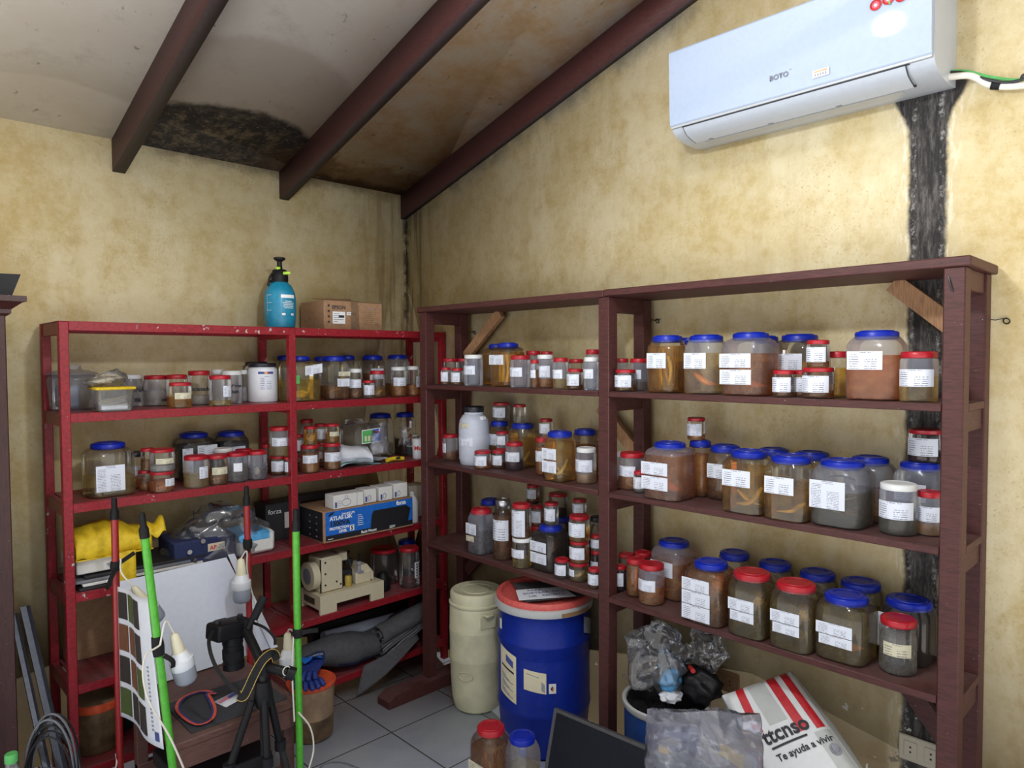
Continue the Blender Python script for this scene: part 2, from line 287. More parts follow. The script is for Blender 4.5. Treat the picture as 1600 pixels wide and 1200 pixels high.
# ------------------------------------------------------------------ mesh helper
WO = {}
col = sc.collection
def tag(o, label, cat, group=None, kind=None):
    o['label'] = label; o['category'] = cat
    if group: o['group'] = group
    if kind: o['kind'] = kind
    return o
def thing(name, label, cat, loc, group=None):
    o = bpy.data.objects.new(name, None); o.empty_display_size = .05; col.objects.link(o)
    o.location = loc; WO[o.name] = Vector(loc); return tag(o, label, cat, group)
class MB:
    def __init__(s): s.b = bmesh.new(); s.mats = []; s.uv = s.b.loops.layers.uv.new('UVMap')
    def mi(s, m):
        if m not in s.mats: s.mats.append(m)
        return s.mats.index(m)
    def face(s, vs, m):
        try: f = s.b.faces.new(vs)
        except ValueError: return None
        f.material_index = s.mi(m); return f
    def box(s, lo, hi, m, bev=0, mtx=None, seg=1):
        b2 = bmesh.new(); bmesh.ops.create_cube(b2, size=1)
        for v in b2.verts: v.co = Vector([(lo[i]+hi[i])/2+v.co[i]*(hi[i]-lo[i]) for i in range(3)])
        if bev: bmesh.ops.bevel(b2, geom=b2.edges[:], offset=bev, segments=seg, affect='EDGES', profile=.5)
        if mtx: bmesh.ops.transform(b2, matrix=mtx, verts=b2.verts)
        s.merge(b2, m)
    def merge(s, b2, m):
        mp = {v: s.b.verts.new(v.co) for v in b2.verts}
        for f in b2.faces: s.face([mp[v] for v in f.verts], m)
        b2.free()
    def loft(s, rings, m, cap0=True, cap1=True, closed=True):
        R = [[s.b.verts.new(p) for p in r] for r in rings]; n = len(R[0])
        for a, b in zip(R, R[1:]):
            for i in range(n if closed else n-1):
                j = (i+1) % n; s.face([a[i], a[j], b[j], b[i]], m)
        if cap0: s.face(list(reversed(R[0])), m)
        if cap1: s.face(R[-1], m)
        return R
    def lathe(s, prof, c, m, n=28, cap0=True, cap1=True, rib=None):
        rings = []
        for (r, z, *q) in prof:
            ring = []
            for i in range(n):
                rr = r*(1 + (q[0] if q and i % 2 else 0)); a = 2*PI*i/n
                ring.append(Vector((c[0]+rr*math.cos(a), c[1]+rr*math.sin(a), c[2]+z)))
            rings.append(ring)
        s.loft(rings, m, cap0, cap1)
    def tube(s, pts, r, m, n=8, caps=True, flat=None):
        pts = [Vector(p) for p in pts]; rings = []; prev = None
        for i, p in enumerate(pts):
            d = (pts[min(i+1, len(pts)-1)]-pts[max(i-1, 0)]).normalized()
            if prev is None:
                ref = Vector((0, 0, 1)) if abs(d.z) < .9 else Vector((1, 0, 0)); a = d.cross(ref).normalized()
            else: a = (prev - d*prev.dot(d)).normalized()
            prev = a; b = d.cross(a); rr = r[i] if isinstance(r, (list, tuple)) else r
            fl = flat or 1
            rings.append([p + a*math.cos(2*PI*k/n)*rr + b*math.sin(2*PI*k/n)*rr*fl for k in range(n)])
        s.loft(rings, m, caps, caps)
    def quad(s, pts, m, uv=True):
        vs = [s.b.verts.new(p) for p in pts]; f = s.face(vs, m)
        if f:
            for l, c in zip(f.loops, ((0, 0), (1, 0), (1, 1), (0, 1))): l[s.uv].uv = c
    def slab(s, pts, th, m):   # 4 corners + thickness along the normal
        p = [Vector(q) for q in pts]; n = (p[1]-p[0]).cross(p[3]-p[0]).normalized()*th
        s.loft([[q - n for q in p], p], m)
    def grid(s, fn, nu, nv, m, wrapu=False):
        V = [[s.b.verts.new(fn(i/nu, j/nv)) for i in range(nu + (0 if wrapu else 1))] for j in range(nv+1)]
        W = len(V[0])
        for j in range(nv):
            for i in range(nu):
                i2 = (i+1) % W
                f = s.face([V[j][i], V[j][i2], V[j+1][i2], V[j+1][i]], m)
                if f:
                    for l, c in zip(f.loops, ((i/nu, j/nv), ((i+1)/nu, j/nv), ((i+1)/nu, (j+1)/nv), (i/nu, (j+1)/nv))): l[s.uv].uv = c
    def text(s, txt, size, o, ux, uy, m, align='LEFT', bold=0):
        cu = bpy.data.curves.new('t', 'FONT'); cu.body = txt; cu.size = size; cu.align_x = align; cu.extrude = 0; cu.offset = bold; cu.resolution_u = 3
        ob = bpy.data.objects.new('t', cu); me = ob.to_mesh()
        ux = Vector(ux).normalized(); uy = Vector(uy).normalized(); o = Vector(o)
        mp = [s.b.verts.new(o + ux*v.co.x + uy*v.co.y) for v in me.vertices]
        for p in me.polygons: s.face([mp[i] for i in p.vertices], m)
        ob.to_mesh_clear(); bpy.data.objects.remove(ob); bpy.data.curves.remove(cu)
    def build(s, name, parent=None, smooth=40, kind=None, origin=None):
        me = bpy.data.meshes.new(name)
        bmesh.ops.recalc_face_normals(s.b, faces=s.b.faces[:])
        if parent is not None: o = WO[parent.name]
        elif origin is not None: o = Vector(origin)
        else:
            xs = [v.co for v in s.b.verts]; o = Vector(((min(c.x for c in xs)+max(c.x for c in xs))/2, (min(c.y for c in xs)+max(c.y for c in xs))/2, min(c.z for c in xs)))
        for v in s.b.verts: v.co -= o
        s.b.to_mesh(me); s.b.free()
        for k in s.mats: me.materials.append(MT[k])
        for p in me.polygons: p.use_smooth = True
        if smooth: me.set_sharp_from_angle(angle=math.radians(smooth))
        ob = bpy.data.objects.new(name, me); col.objects.link(ob)
        if parent is not None: ob.parent = parent
        else: ob.location = o
        WO[ob.name] = o
        if kind: ob['kind'] = kind
        return ob
def refine(bm, L=.004):
    bmesh.ops.triangulate(bm, faces=bm.faces[:])
    for _ in range(3):
        es = [e for e in bm.edges if e.calc_length() > L]
        if not es: break
        bmesh.ops.subdivide_edges(bm, edges=es, cuts=1); bmesh.ops.triangulate(bm, faces=[f for f in bm.faces if len(f.verts) > 3])
def B(): return MB()
def V3(*a): return Vector(a)
def boxpart(name, parent, lo, hi, m, bev=.002, **k):
    b = B(); b.box(lo, hi, m, bev, **k); return b.build(name, parent)
def spline(pts, n=8):
    pts = [Vector(p) for p in pts]; out = []
    P = [pts[0]*2-pts[1]] + pts + [pts[-1]*2-pts[-2]]
    for i in range(1, len(P)-2):
        for k in range(n):
            t = k/n; a, b, c, d = P[i-1], P[i], P[i+1], P[i+2]
            out.append(.5*((2*b)+(-a+c)*t+(2*a-5*b+4*c-d)*t*t+(-a+3*b-3*c+d)*t**3))
    out.append(pts[-1]); return out
# key, shape, x, y, base z, size (side or radius), height, lid radius, body, lid, liquid, fill, labels, specimen, rack, level, label
JARS = [
('h1', 's', -0.62, -1.33, 0.0, 0.118, 0.267, 0.0467, 'c', 'r', 'br', 0.8, 'cn', 'many', 'F', 0, 'brown specimen jar with red lid on floor before the blue drum'),
('h2', 's', -0.56, -1.42, 0.0, 0.1008, 0.247, 0.043, 'f', 'b', 'ye', 0.6, '', 'fish2', 'F', 0, 'frosted jar with blue lid on floor beside the black panel'),
('r12', 's', -0.7382, -0.2427, 1.325, 0.1478, 0.1948, 0.0443, 'c', 'b', 'ye2', 0.5, 'n', 'fold', 'R', 2, 'large clear jar with folded golden fish and tilted label'),
('r13', 's', -0.5731, -0.2464, 1.325, 0.1086, 0.1948, 0.0521, 'c', 'b', 'br', 0.34, 'cn', 'darkfish', 'R', 2, 'large clear jar with low brown liquid, cream label above white label'),
('s1', 's', -1.4772, -0.2219, 1.018, 0.1526, 0.1913, 0.0557, 'c', 'b', 'ye', 0.4, 'L', 'lump', 'R', 3, 'large clear octagonal jar with long crumpled label, red rack second row'),
('c2', 'D', -0.1713, -0.7367, 1.043, 0.0675, 0.2535, 0.0649, 'g', 'k', '', 0, 'D', '', 'B', 3, 'pale grey drum-shaped canister with black screw lid'),
('c9', 's', -0.2231, -1.2894, 1.043, 0.0995, 0.1879, 0.046, 'c', 'b', 'am', 0.85, '2', 'fish2', 'B', 3, 'square blue-lidded jar with two labels, yellow strands and a fish'),
('f4', 's', -0.2161, -1.7679, 1.043, 0.1387, 0.1855, 0.0506, 'f', 'b', 'br2', 0.85, '2', 'ofish', 'B', 3, 'frosted brown jar with two labels and orange lump, second row'),
('f8', 's', -0.2254, -2.0498, 1.043, 0.1299, 0.1852, 0.0517, 'c', 'b', 'am', 0.78, '1', 'fish2', 'B', 3, 'clear amber jar with golden fish, left of the pair, second row'),
('f10', 's', -0.2295, -2.1793, 1.043, 0.1237, 0.1836, 0.0539, 'c', 'b', 'am', 0.45, '1', 'fish', 'B', 3, 'clear half-filled amber jar with one golden fish, second row'),
('f12', 's', -0.1995, -2.3086, 1.043, 0.1379, 0.1799, 0.0555, 'f', 'b', 'gr', 0.6, 'T', 'dark', 'B', 3, 'largest frosted jar with tall label and grey-green liquid'),
('f14', 'r', -0.2009, -2.4507, 1.043, 0.045, 0.1324, 0.0432, 'f', 'w', 'gr', 0.35, 'W', '', 'B', 3, 'frosted white-lidded jar near the right end, second row'),
('g5', 's', -0.2223, -1.9235, 0.679, 0.1336, 0.1896, 0.0513, 'c', 'b', 'or4', 0.92, '3', 'mass', 'B', 4, 'square jar with three stacked labels and orange flesh, bottom row'),
('g7', 's', -0.2318, -2.065, 0.679, 0.1152, 0.1902, 0.0526, 'c', 'r', 'gn', 0.8, '2h', 'mass', 'B', 4, 'left of two large square jars with red lids, bottom row'),
('g9', 's', -0.2293, -2.1967, 0.679, 0.1193, 0.1874, 0.053, 'c', 'r', 'gn', 0.75, '2h', 'mass', 'B', 4, 'right of two large square jars with red lids, bottom row'),
('g11', 's', -0.1994, -2.3231, 0.679, 0.1355, 0.1755, 0.0556, 'c', 'b', 'gn', 0.85, '2h', 'ofish', 'B', 4, 'bright blue-lidded square jar with curved orange fish, bottom row'),
('g14', 'r', -0.1957, -2.4533, 0.679, 0.0445, 0.1418, 0.0428, 'c', 'r', 'cl2', 0.75, 'c', '', 'B', 4, 'tall slim red-lidded jar with cream label in front, right end'),
('g3', 'r', -0.2222, -1.7016, 0.679, 0.0432, 0.1343, 0.0415, 'f', 'r', 'or', 0.5, '1', 'fish', 'B', 4, 'front red-lidded jar with tan specimen, bottom row'),
('g2', 'r', -0.1968, -1.6191, 0.679, 0.0323, 0.1289, 0.031, 'c', 'r', 'or', 0.9, '', 'fishup', 'B', 4, 'red-lidded jar with orange strip left of the front tan jar'),
('g1', 'r', -0.1895, -1.5444, 0.679, 0.024, 0.0868, 0.023, 'c', 'r', 'pu', 0.7, 'W', '', 'B', 4, 'short dark jar with red lid beside middle post, bottom row'),
('d11', 'r', -0.2361, -1.4683, 0.679, 0.0242, 0.0712, 0.0232, 'c', 'r', 'br', 0.2, 'W', '', 'B', 4, 'short red-lidded jar half hidden by the brown middle post'),
('t2', 'r', -0.1865, -0.2652, 0.395, 0.0502, 0.1925, 0.0482, 'c', 'r', '', 0, 'd', '', 'R', 5, 'clear red-lidded jar with dotted paper beside the brown post'),
('d9c', 'r', -0.211, -1.3732, 0.679, 0.0381, 0.0686, 0.0366, 'c', 'r', 'ye', 0.7, 's', 'fish', 'B', 4, 'bottom jar of the three-jar tower beside the middle post'),
('d10', 'r', -0.2355, -1.3107, 0.679, 0.0277, 0.0736, 0.0266, 'c', 'r', 'cl', 0.15, 'W', '', 'B', 4, 'short red-lidded front jar before the black liquid jar'),
('d4', 'r', -0.2434, -1.1055, 0.679, 0.0406, 0.1186, 0.039, 'c', 'w', 'ye', 0.3, '1', '', 'B', 4, 'white-lidded lower jar supporting the tall full-label jar'),
('d3', 'n', -0.2188, -0.9705, 0.679, 0.0409, 0.2463, 0.0393, 'c', 's', 'br', 0.78, 'W', 'lump', 'B', 4, 'tall glass bottle with silver metal cap and brown specimens'),
('d1', 's', -0.222, -0.8389, 0.679, 0.0966, 0.1911, 0.045, 'f', 'r', 'gy2', 0.6, 'nc2', '', 'B', 4, 'frosted square jar with red lid and two labels, third row left end'),
('f15', 'r', -0.1608, -2.5126, 1.043, 0.0308, 0.1134, 0.0308, 'f', 'r', 'or3', 0.3, 'W', '', 'B', 3, 'frosted red-lidded jar cut off by the right end post'),
('s3', 'r', -1.3196, -0.299, 1.018, 0.0427, 0.0769, 0.041, 'c', 'r', 'or2', 0.6, 's', 'fish', 'R', 3, 'lower jar of the two-jar stack, with orange specimen, red rack second row'),
('f3', 'r', -0.2102, -1.644, 1.043, 0.0208, 0.0744, 0.02, 'c', 'r', 'wh', 0.3, 'W', '', 'B', 3, 'tiny red-lidded jar in front, left of brown square jar'),
('s3b', 'r', -1.3596, -0.2344, 1.018, 0.0239, 0.0769, 0.0229, 'c', 'r', 'or', 0.4, '', '', 'R', 3, 'lower small red-lidded jar, left of the pair under a stack'),
('f2', 'r', -0.1721, -1.5841, 1.043, 0.044, 0.129, 0.0423, 'f', 'r', 'or', 0.4, '1', 'fish2', 'B', 3, 'red-lidded jar with pale curled fish, right bay second row'),
('s6', 'r', -1.1977, -0.2982, 1.018, 0.0441, 0.1226, 0.0423, 'f', 'r', 'ye', 0.5, 's', '', 'R', 3, 'frosted red-lidded jar in front of the large dark grey jar'),
('s7', 'r', -1.1142, -0.2894, 1.018, 0.0401, 0.1165, 0.0385, 'c', 'r', 'br', 0.45, 'c', 'sticks', 'R', 3, 'red-lidded jar with spiky brown specimens and cream label'),
('s8', 'r', -1.0342, -0.2852, 1.018, 0.0416, 0.1183, 0.0416, 'f', 'r', 'cl', 0.6, 'p', '', 'R', 3, 'frosted red-lidded jar with pale square label, second row'),
('c11', 'r', -0.1938, -1.3933, 1.043, 0.0379, 0.1314, 0.0364, 'f', 'w', 'or3', 0.3, 'W', '', 'B', 3, 'white-lidded jar with tan layer, right of two-label square jar'),
('s9', 'r', -0.9545, -0.2902, 1.018, 0.0391, 0.1169, 0.0376, 'f', 'r', 'gy2', 0.45, '', 'shell', 'R', 3, 'frosted red-lidded jar holding a pale lump, left of stacked jars'),
('s10', 'r', -0.8431, -0.2409, 1.018, 0.0326, 0.0808, 0.0313, 'c', 'r', 'br', 0.5, '1', '', 'R', 3, 'lower jar under the tall frosted jar beside the middle post'),
('s10c', 'r', -0.8182, -0.2866, 1.018, 0.0175, 0.0764, 0.0168, 'c', 'r', 'br', 0.5, '1', '', 'R', 3, 'tiny red-lidded jar against the red middle post'),
('q1', 'r', -0.7187, -0.2874, 1.018, 0.04, 0.1197, 0.0385, 'c', 'r', 'or', 0.75, '1', 'fish2', 'R', 3, 'lower jar of orange specimens right of the red middle post'),
('c7', 'r', -0.165, -0.9841, 1.043, 0.0372, 0.1152, 0.0357, 'f', 'r', 'pu', 0.4, 'W', '', 'B', 3, 'red-lidded jar of dark purple liquid in the left bay'),
('q2', 'r', -0.6076, -0.2787, 1.018, 0.0397, 0.1178, 0.0382, 'c', 'r', 'or', 0.7, 'W', 'fish', 'R', 3, 'lower jar with wide label and tan fish, right of the orange one'),
('c6', 'r', -0.2353, -0.8655, 1.043, 0.0363, 0.0762, 0.0349, 'c', 'r', 'or', 0.25, '1', '', 'B', 3, 'small red-lidded jar in front of the grey drum'),
('c5', 'r', -0.1823, -0.9073, 1.043, 0.0283, 0.076, 0.0272, 'c', 'r', 'br', 0.3, 'W', '', 'B', 3, 'small red-lidded jar behind the tiny orange-bottomed one'),
('c1', 'r', -0.1683, -0.5684, 1.043, 0.0351, 0.1177, 0.0337, 'f', 'r', 'br', 0.35, 's', '', 'B', 3, 'red-lidded jar left of the grey drum'),
('r7', 'r', -1.2497, -0.3017, 1.325, 0.0396, 0.0952, 0.0381, 'c', 'r', 'am', 0.42, 'c', '', 'R', 2, 'short red-lidded jar with cream label and amber liquid, red rack top row'),
('r4', 'r', -1.3591, -0.0677, 1.325, 0.0473, 0.1235, 0.0454, 'f', 'w', '', 0, '', '', 'R', 2, 'frosted white-lidded jar with handwritten lines ALINA and olites'),
('r5', 'r', -1.2744, -0.1093, 1.325, 0.0453, 0.1199, 0.0435, 'f', 'r', 'wh', 0.55, '', '', 'R', 2, 'red-lidded jar of whitish filling, right of the handwritten white-lidded jar'),
('r9', 'r', -1.1014, -0.3006, 1.325, 0.0412, 0.1191, 0.0396, 'c', 'r', 'ye', 0.18, 's', '', 'R', 2, 'clear red-lidded jar with label on its right side and yellow dregs'),
('r10', 'r', -1.0069, -0.1798, 1.325, 0.0409, 0.1344, 0.0393, 'f', 'w', '', 0, '', '', 'R', 2, 'white-lidded jar with faint handwriting Veron beside the white tub'),
('r11', 'r', -0.8731, -0.177, 1.325, 0.06, 0.1655, 0.0576, 'o', 'k', '', 0, 't', '', 'R', 2, 'opaque white tub with black lid and printed label with colour bar'),
('b3', 'r', -0.2468, -0.6368, 1.389, 0.0212, 0.0775, 0.0203, 'c', 'r', 'br', 0.2, 'W', '', 'B', 2, 'left one of two tiny front jars at left end of brown top row'),
('b4', 'r', -0.2416, -0.7099, 1.389, 0.0264, 0.0749, 0.0253, 'c', 'r', 'br', 0.2, 'W', '', 'B', 2, 'right one of two tiny front jars at left end of brown top row'),
('b5', 'r', -0.2271, -0.8009, 1.389, 0.0409, 0.1324, 0.0393, 'f', 'w', 'cl', 0.0, '1', '', 'B', 2, 'frosted white-lidded jar, third jar from left in brown top row'),
('b7', 'r', -0.2274, -1.0834, 1.389, 0.0406, 0.1275, 0.039, 'f', 'r', 'cl', 0, '1', '', 'B', 2, 'frosted red-lidded jar in front of the large amber jar'),
('b10', 'r', -0.252, -1.1866, 1.389, 0.016, 0.1098, 0.0153, 'c', 'r', 'br', 0.7, '1', '', 'B', 2, 'narrow red-lidded jar wedged between two frosted jars'),
('b9', 'r', -0.2071, -1.2, 1.389, 0.0322, 0.1292, 0.0309, 'f', 'w', 'or', 0.3, 'W', '', 'B', 2, 'frosted white-lidded jar with tan layer, brown top row left bay'),
('b11', 'r', -0.2394, -1.3085, 1.389, 0.0286, 0.1164, 0.0275, 'f', 'r', 'ye', 0.35, '1', '', 'B', 2, 'frosted red-lidded jar with broad label left of small front jar'),
('b12', 'r', -0.2388, -1.3784, 1.389, 0.0292, 0.0761, 0.0281, 'c', 'r', 'br', 0.25, 'W', '', 'B', 2, 'small red-lidded front jar near the brown middle post'),
('b14', 'r', -0.2406, -1.4565, 1.389, 0.0274, 0.118, 0.0263, 'f', 'w', 'cl', 0, '1', '', 'B', 2, 'frosted white-lidded jar touching the brown middle post'),
('e2', 's', -0.2145, -1.7556, 1.389, 0.107, 0.1881, 0.0484, 'c', 'b', 'am2', 0.88, '1', 'many', 'B', 2, 'large amber jar packed with long fish, brown top row right bay'),
('e1', 'r', -0.2318, -1.6002, 1.389, 0.0362, 0.075, 0.0348, 'c', 'r', 'br', 0.3, 'W', '', 'B', 2, 'short wide red-lidded jar at left end of right bay top row'),
('e1b', 'r', -0.1663, -1.6078, 1.389, 0.0313, 0.1126, 0.03, 'f', 'r', 'cl', 0.3, '1', '', 'B', 2, 'taller red-lidded jar left of the packed fish jar'),
('e3', 's', -0.2114, -1.897, 1.389, 0.1132, 0.186, 0.0504, 'f', 'b', 'ye3', 0.75, '1', 'ofish', 'B', 2, 'frosted blue-lidded jar with an orange fish shape and one label'),
('e4', 's', -0.1985, -2.0379, 1.389, 0.139, 0.1896, 0.0521, 'f', 'b', 'or4', 0.72, '2', 'ofish', 'B', 2, 'widest frosted jar with two labels, right bay top row'),
('e6', 'r', -0.2379, -2.1587, 1.389, 0.0301, 0.0771, 0.0289, 'c', 'r', 'br', 0.2, 'W', '', 'B', 2, 'left one of three short jars before the amber jar, top row'),
('e8', 'r', -0.2264, -2.2513, 1.389, 0.0416, 0.0847, 0.04, 'c', 'r', 'br', 0.25, 'W', '', 'B', 2, 'wide short jar at right of three short front jars, top row'),
('e11', 's', -0.204, -2.3935, 1.389, 0.1279, 0.1832, 0.0525, 'f', 'b', 'or5', 0.7, '1', '', 'B', 2, 'big frosted jar of rust-coloured liquid, top row right bay'),
('e12', 'r', -0.2254, -2.5003, 1.389, 0.0426, 0.1261, 0.0409, 'f', 'r', 'ye', 0.55, 'W', '', 'B', 2, 'wide frosted red-lidded jar beside the right end post'),
('r15', 'r', -0.4199, -0.2875, 1.325, 0.0265, 0.0824, 0.0254, 'c', 'r', 'cl', 0.2, '1', '', 'R', 2, 'tiny red-lidded jar in front, right bay of red rack top row'),
('r19', 'r', -0.2363, -0.2656, 1.325, 0.0384, 0.1425, 0.0369, 'c', 'w', 'or', 0.4, '1', 'fish', 'R', 2, 'white-lidded jar of orange specimen, left of the end pair'),
('r20', 'r', -0.1545, -0.2696, 1.325, 0.0344, 0.1448, 0.033, 'c', 'w', 'or', 0.4, 's', '', 'R', 2, 'white-lidded jar touching the brown rack post, red rack top row'),
('b6', 's', -0.1893, -0.9741, 1.389, 0.1214, 0.1802, 0.0422, 'c', 'b', 'am', 0.85, 'nl', 'vert', 'B', 2, 'large amber blue-lidded jar in the brown top row left bay'),
('d7', 's', -0.1862, -1.2065, 0.679, 0.1176, 0.1761, 0.0452, 'c', 'b', 'dk', 0.8, '2', 'mass', 'B', 4, 'square blue-lidded jar with two labels and black liquid'),
('r14', 'r', -0.4749, -0.2618, 1.325, 0.0322, 0.1363, 0.0309, 'c', 'w', 'br', 0.35, '1', 'fish', 'R', 2, 'slim white-lidded jar right of the dark fish jar'),
('r16', 'r', -0.3522, -0.2579, 1.325, 0.0361, 0.1256, 0.0346, 'c', 'r', 'am', 0.4, '', 'fish', 'R', 2, 'red-lidded jar with tan specimen beside the tiny red-lidded jar'),
('e10', 'r', -0.1645, -2.2819, 1.389, 0.0286, 0.129, 0.0275, 'c', 'r', 'am', 0.7, 's', '', 'B', 2, 'red-lidded amber jar left of the big rust-coloured jar'),
('e7', 'r', -0.1925, -2.1914, 1.389, 0.0275, 0.0767, 0.0264, 'c', 'r', 'br', 0.2, 'W', '', 'B', 2, 'middle short jar under a stacked jar, top row right bay'),
('f1', 'r', -0.1776, -1.5237, 1.043, 0.0172, 0.1251, 0.0165, 'f', 'w', 'br', 0.3, '', '', 'B', 3, 'white-lidded jar half behind the brown middle post'),
('g13', 's', -0.0894, -2.4467, 0.679, 0.1217, 0.1665, 0.0561, 'c', 'b', 'dk', 0.75, 'WL', '', 'B', 4, 'dark blue-lidded jar with long peeling label at right end'),
('q5', 's', -0.3943, -0.1712, 1.018, 0.1655, 0.2047, 0.0794, 'c', 'n', '', 0, '', '', 'R', 3, 'large empty clear container beside the stacked red-lidded jars'),
('c8', 'r', -0.1733, -1.1512, 1.043, 0.0267, 0.1485, 0.0256, 'c', 'r', 'or', 0.8, '1', '', 'B', 3, 'orange red-lidded jar left of the two-label square jar'),
('c4', 's', -0.077, -0.9454, 1.043, 0.1036, 0.1867, 0.0479, 'c', 'b', 'am', 0.7, '', 'fish2', 'B', 3, 'blue-lidded jar of pale curved fish, left bay second row'),
('s7b', 'r', -1.0562, -0.2063, 1.018, 0.0377, 0.1297, 0.0362, 'f', 'w', '', 0, '', '', 'R', 3, 'white-lidded jar behind the jar of spiky specimens'),
('s8b', 'r', -0.9746, -0.2096, 1.018, 0.0344, 0.1175, 0.0331, 'f', 'r', 'cl', 0.4, '', '', 'R', 3, 'red-lidded jar peeking between two frosted jars'),
('b1', 'r', -0.1548, -0.557, 1.389, 0.0352, 0.1172, 0.0338, 'c', 'r', 'wh', 0.6, '', '', 'B', 2, 'red-lidded jar behind the two tiny front jars'),
('c5b', 'r', -0.1328, -0.8769, 1.043, 0.0275, 0.0798, 0.0264, 'c', 'r', 'br', 0.4, '1', '', 'B', 3, 'lower jar of back pair behind the small front jars'),
('f6', 's', -0.1102, -1.8171, 1.043, 0.0718, 0.1868, 0.0345, 'c', 'b', 'or', 0.8, '', '', 'B', 3, 'dark clear jar right of frosted brown jar, second row'),
('r4b', 'r', -1.4453, -0.1917, 1.325, 0.0423, 0.1195, 0.0406, 'f', 'w', '', 0, '', '', 'R', 2, 'frosted jar peeking out behind the yellow-lidded box'),
('r10c', 'r', -0.9303, -0.1222, 1.325, 0.0204, 0.1358, 0.0196, 'c', 'w', 'wh', 0.5, '', '', 'R', 2, 'white-lidded jar with pale strips between handwriting jar and white tub'),
('b13', 'r', -0.1507, -1.3075, 1.389, 0.0293, 0.1115, 0.0281, 'c', 'r', 'br', 0.5, '', '', 'B', 2, 'red-lidded jar behind the small jar near the brown middle post'),
('e1c', 'r', -0.1559, -1.527, 1.389, 0.0241, 0.1129, 0.0231, 'f', 'r', 'wh', 0.4, '', '', 'B', 2, 'frosted red-lidded jar behind the short wide jar'),
('b8', 'r', -0.1401, -1.0712, 1.389, 0.0299, 0.1458, 0.0288, 'f', 'r', 'wh', 0.5, '1', '', 'B', 2, 'back red-lidded jar above the narrow wedged jar'),
('d11b', 'r', -0.1484, -1.4048, 0.679, 0.0216, 0.1059, 0.0208, 'c', 'r', 'pu', 0.4, '1', '', 'B', 4, 'lower jar of the stack half hidden by brown middle post'),
('g4', 's', -0.105, -1.7134, 0.679, 0.1299, 0.1947, 0.0512, 'f', 'b', 'or', 0.7, '1', 'fish', 'B', 4, 'frosted blue-lidded jar with torn label, rear of bottom row'),
('r6', 'r', -1.2198, -0.1752, 1.325, 0.0388, 0.1223, 0.0373, 'c', 'r', 'am', 0.3, '', '', 'R', 2, 'clear red-lidded jar half hidden behind the short jar with cream label'),
('r8', 'r', -1.1334, -0.1717, 1.325, 0.0423, 0.1362, 0.0406, 'c', 'r', 'wh', 0.3, '', '', 'R', 2, 'taller red-lidded jar with black handwriting ocesado'),
('s10e', 'r', -0.7174, -0.1914, 1.018, 0.0226, 0.0678, 0.0217, 'c', 'r', 'br', 0.5, '', '', 'R', 3, 'lower jar of the pair just behind the middle post'),
('b2', 'r', -0.1339, -0.6229, 1.389, 0.0261, 0.1169, 0.0251, 'c', 'r', 'wh', 0.6, '', '', 'B', 2, 'red-lidded jar squeezed behind the frosted white-lidded jar'),
('b14b', 'r', -0.1335, -1.3748, 1.389, 0.0265, 0.1469, 0.0254, 'f', 'r', 'wh', 0.5, '', '', 'B', 2, 'tall red-lidded jar rising behind the last white-lidded jar'),
('d5l', 'r', -0.1338, -1.0815, 0.679, 0.0262, 0.1408, 0.0252, 'c', 'r', 'br', 0.5, '', '', 'B', 4, 'lower jar of back stack left of the black liquid jar'),
('f13', 's', -0.0721, -2.3376, 1.043, 0.1202, 0.1784, 0.0484, 'f', 'b', 'br', 0.5, '', '', 'B', 3, 'rear frosted blue-lidded jar right of the largest frosted jar'),
('f16', 's', -0.0779, -2.4648, 1.043, 0.1116, 0.1771, 0.0469, 'f', 'b', 'gr', 0.5, '1', '', 'B', 3, 'blue-lidded jar behind the white-lidded one at right end'),
('d2', 's', -0.1055, -0.7706, 0.679, 0.089, 0.2046, 0.0427, 'c', 'b', 'dk', 0.7, '', '', 'B', 4, 'dusty blue-lidded jar behind the frosted square jar'),
('e5', 's', -0.0715, -2.1314, 1.389, 0.1189, 0.1841, 0.0517, 'c', 'b', 'am', 0.6, '1', '', 'B', 2, 'clear blue-lidded jar behind the three short front jars'),
('f7', 's', -0.1024, -1.904, 1.043, 0.0951, 0.1768, 0.0457, 'c', 'b', 'br', 0.6, '1', 'shell', 'B', 3, 'jar with white shell shape behind golden fish jar'),
('g2b', 'r', -0.119, -1.5934, 0.679, 0.031, 0.1319, 0.0298, 'c', 'r', 'br', 0.5, '', '', 'B', 4, 'back red-lidded jar against the rear post, bottom row'),
('q3', 'r', -0.5954, -0.1677, 1.018, 0.0263, 0.1092, 0.0252, 'c', 'r', 'cl', 0.3, '1', '', 'R', 3, 'lower jar of the hidden stack between two front stacks'),
('t1', 'r', -0.2394, -0.1237, 0.395, 0.0703, 0.1709, 0.0675, 'c', 'r', 'dk', 0.0, '', '', 'R', 5, 'large dusty jar with red lid rim behind the sewing machine'),
('b8c', 'r', -0.1154, -1.1229, 1.389, 0.0246, 0.1428, 0.0236, 'f', 'r', 'wh', 0.5, '', '', 'B', 2, 'back red-lidded jar above the frosted white-lidded jar with tan layer'),
('g6', 's', -0.0915, -1.9334, 0.679, 0.0971, 0.1946, 0.0466, 'c', 'b', 'gn', 0.6, '', '', 'B', 4, 'rear blue-lidded jar between three-label jar and red lids'),
('s2', 'r', -1.3687, -0.1474, 1.018, 0.0366, 0.1385, 0.0351, 'c', 'k', 'or', 0.35, '1', '', 'R', 3, 'jar with dark lid tucked behind the long-label jar'),
('b5b', 'r', -0.0829, -0.6215, 1.389, 0.0264, 0.1313, 0.0254, 'f', 'w', '', 0, '', '', 'B', 2, 'white lid jar directly behind the frosted white-lidded jar'),
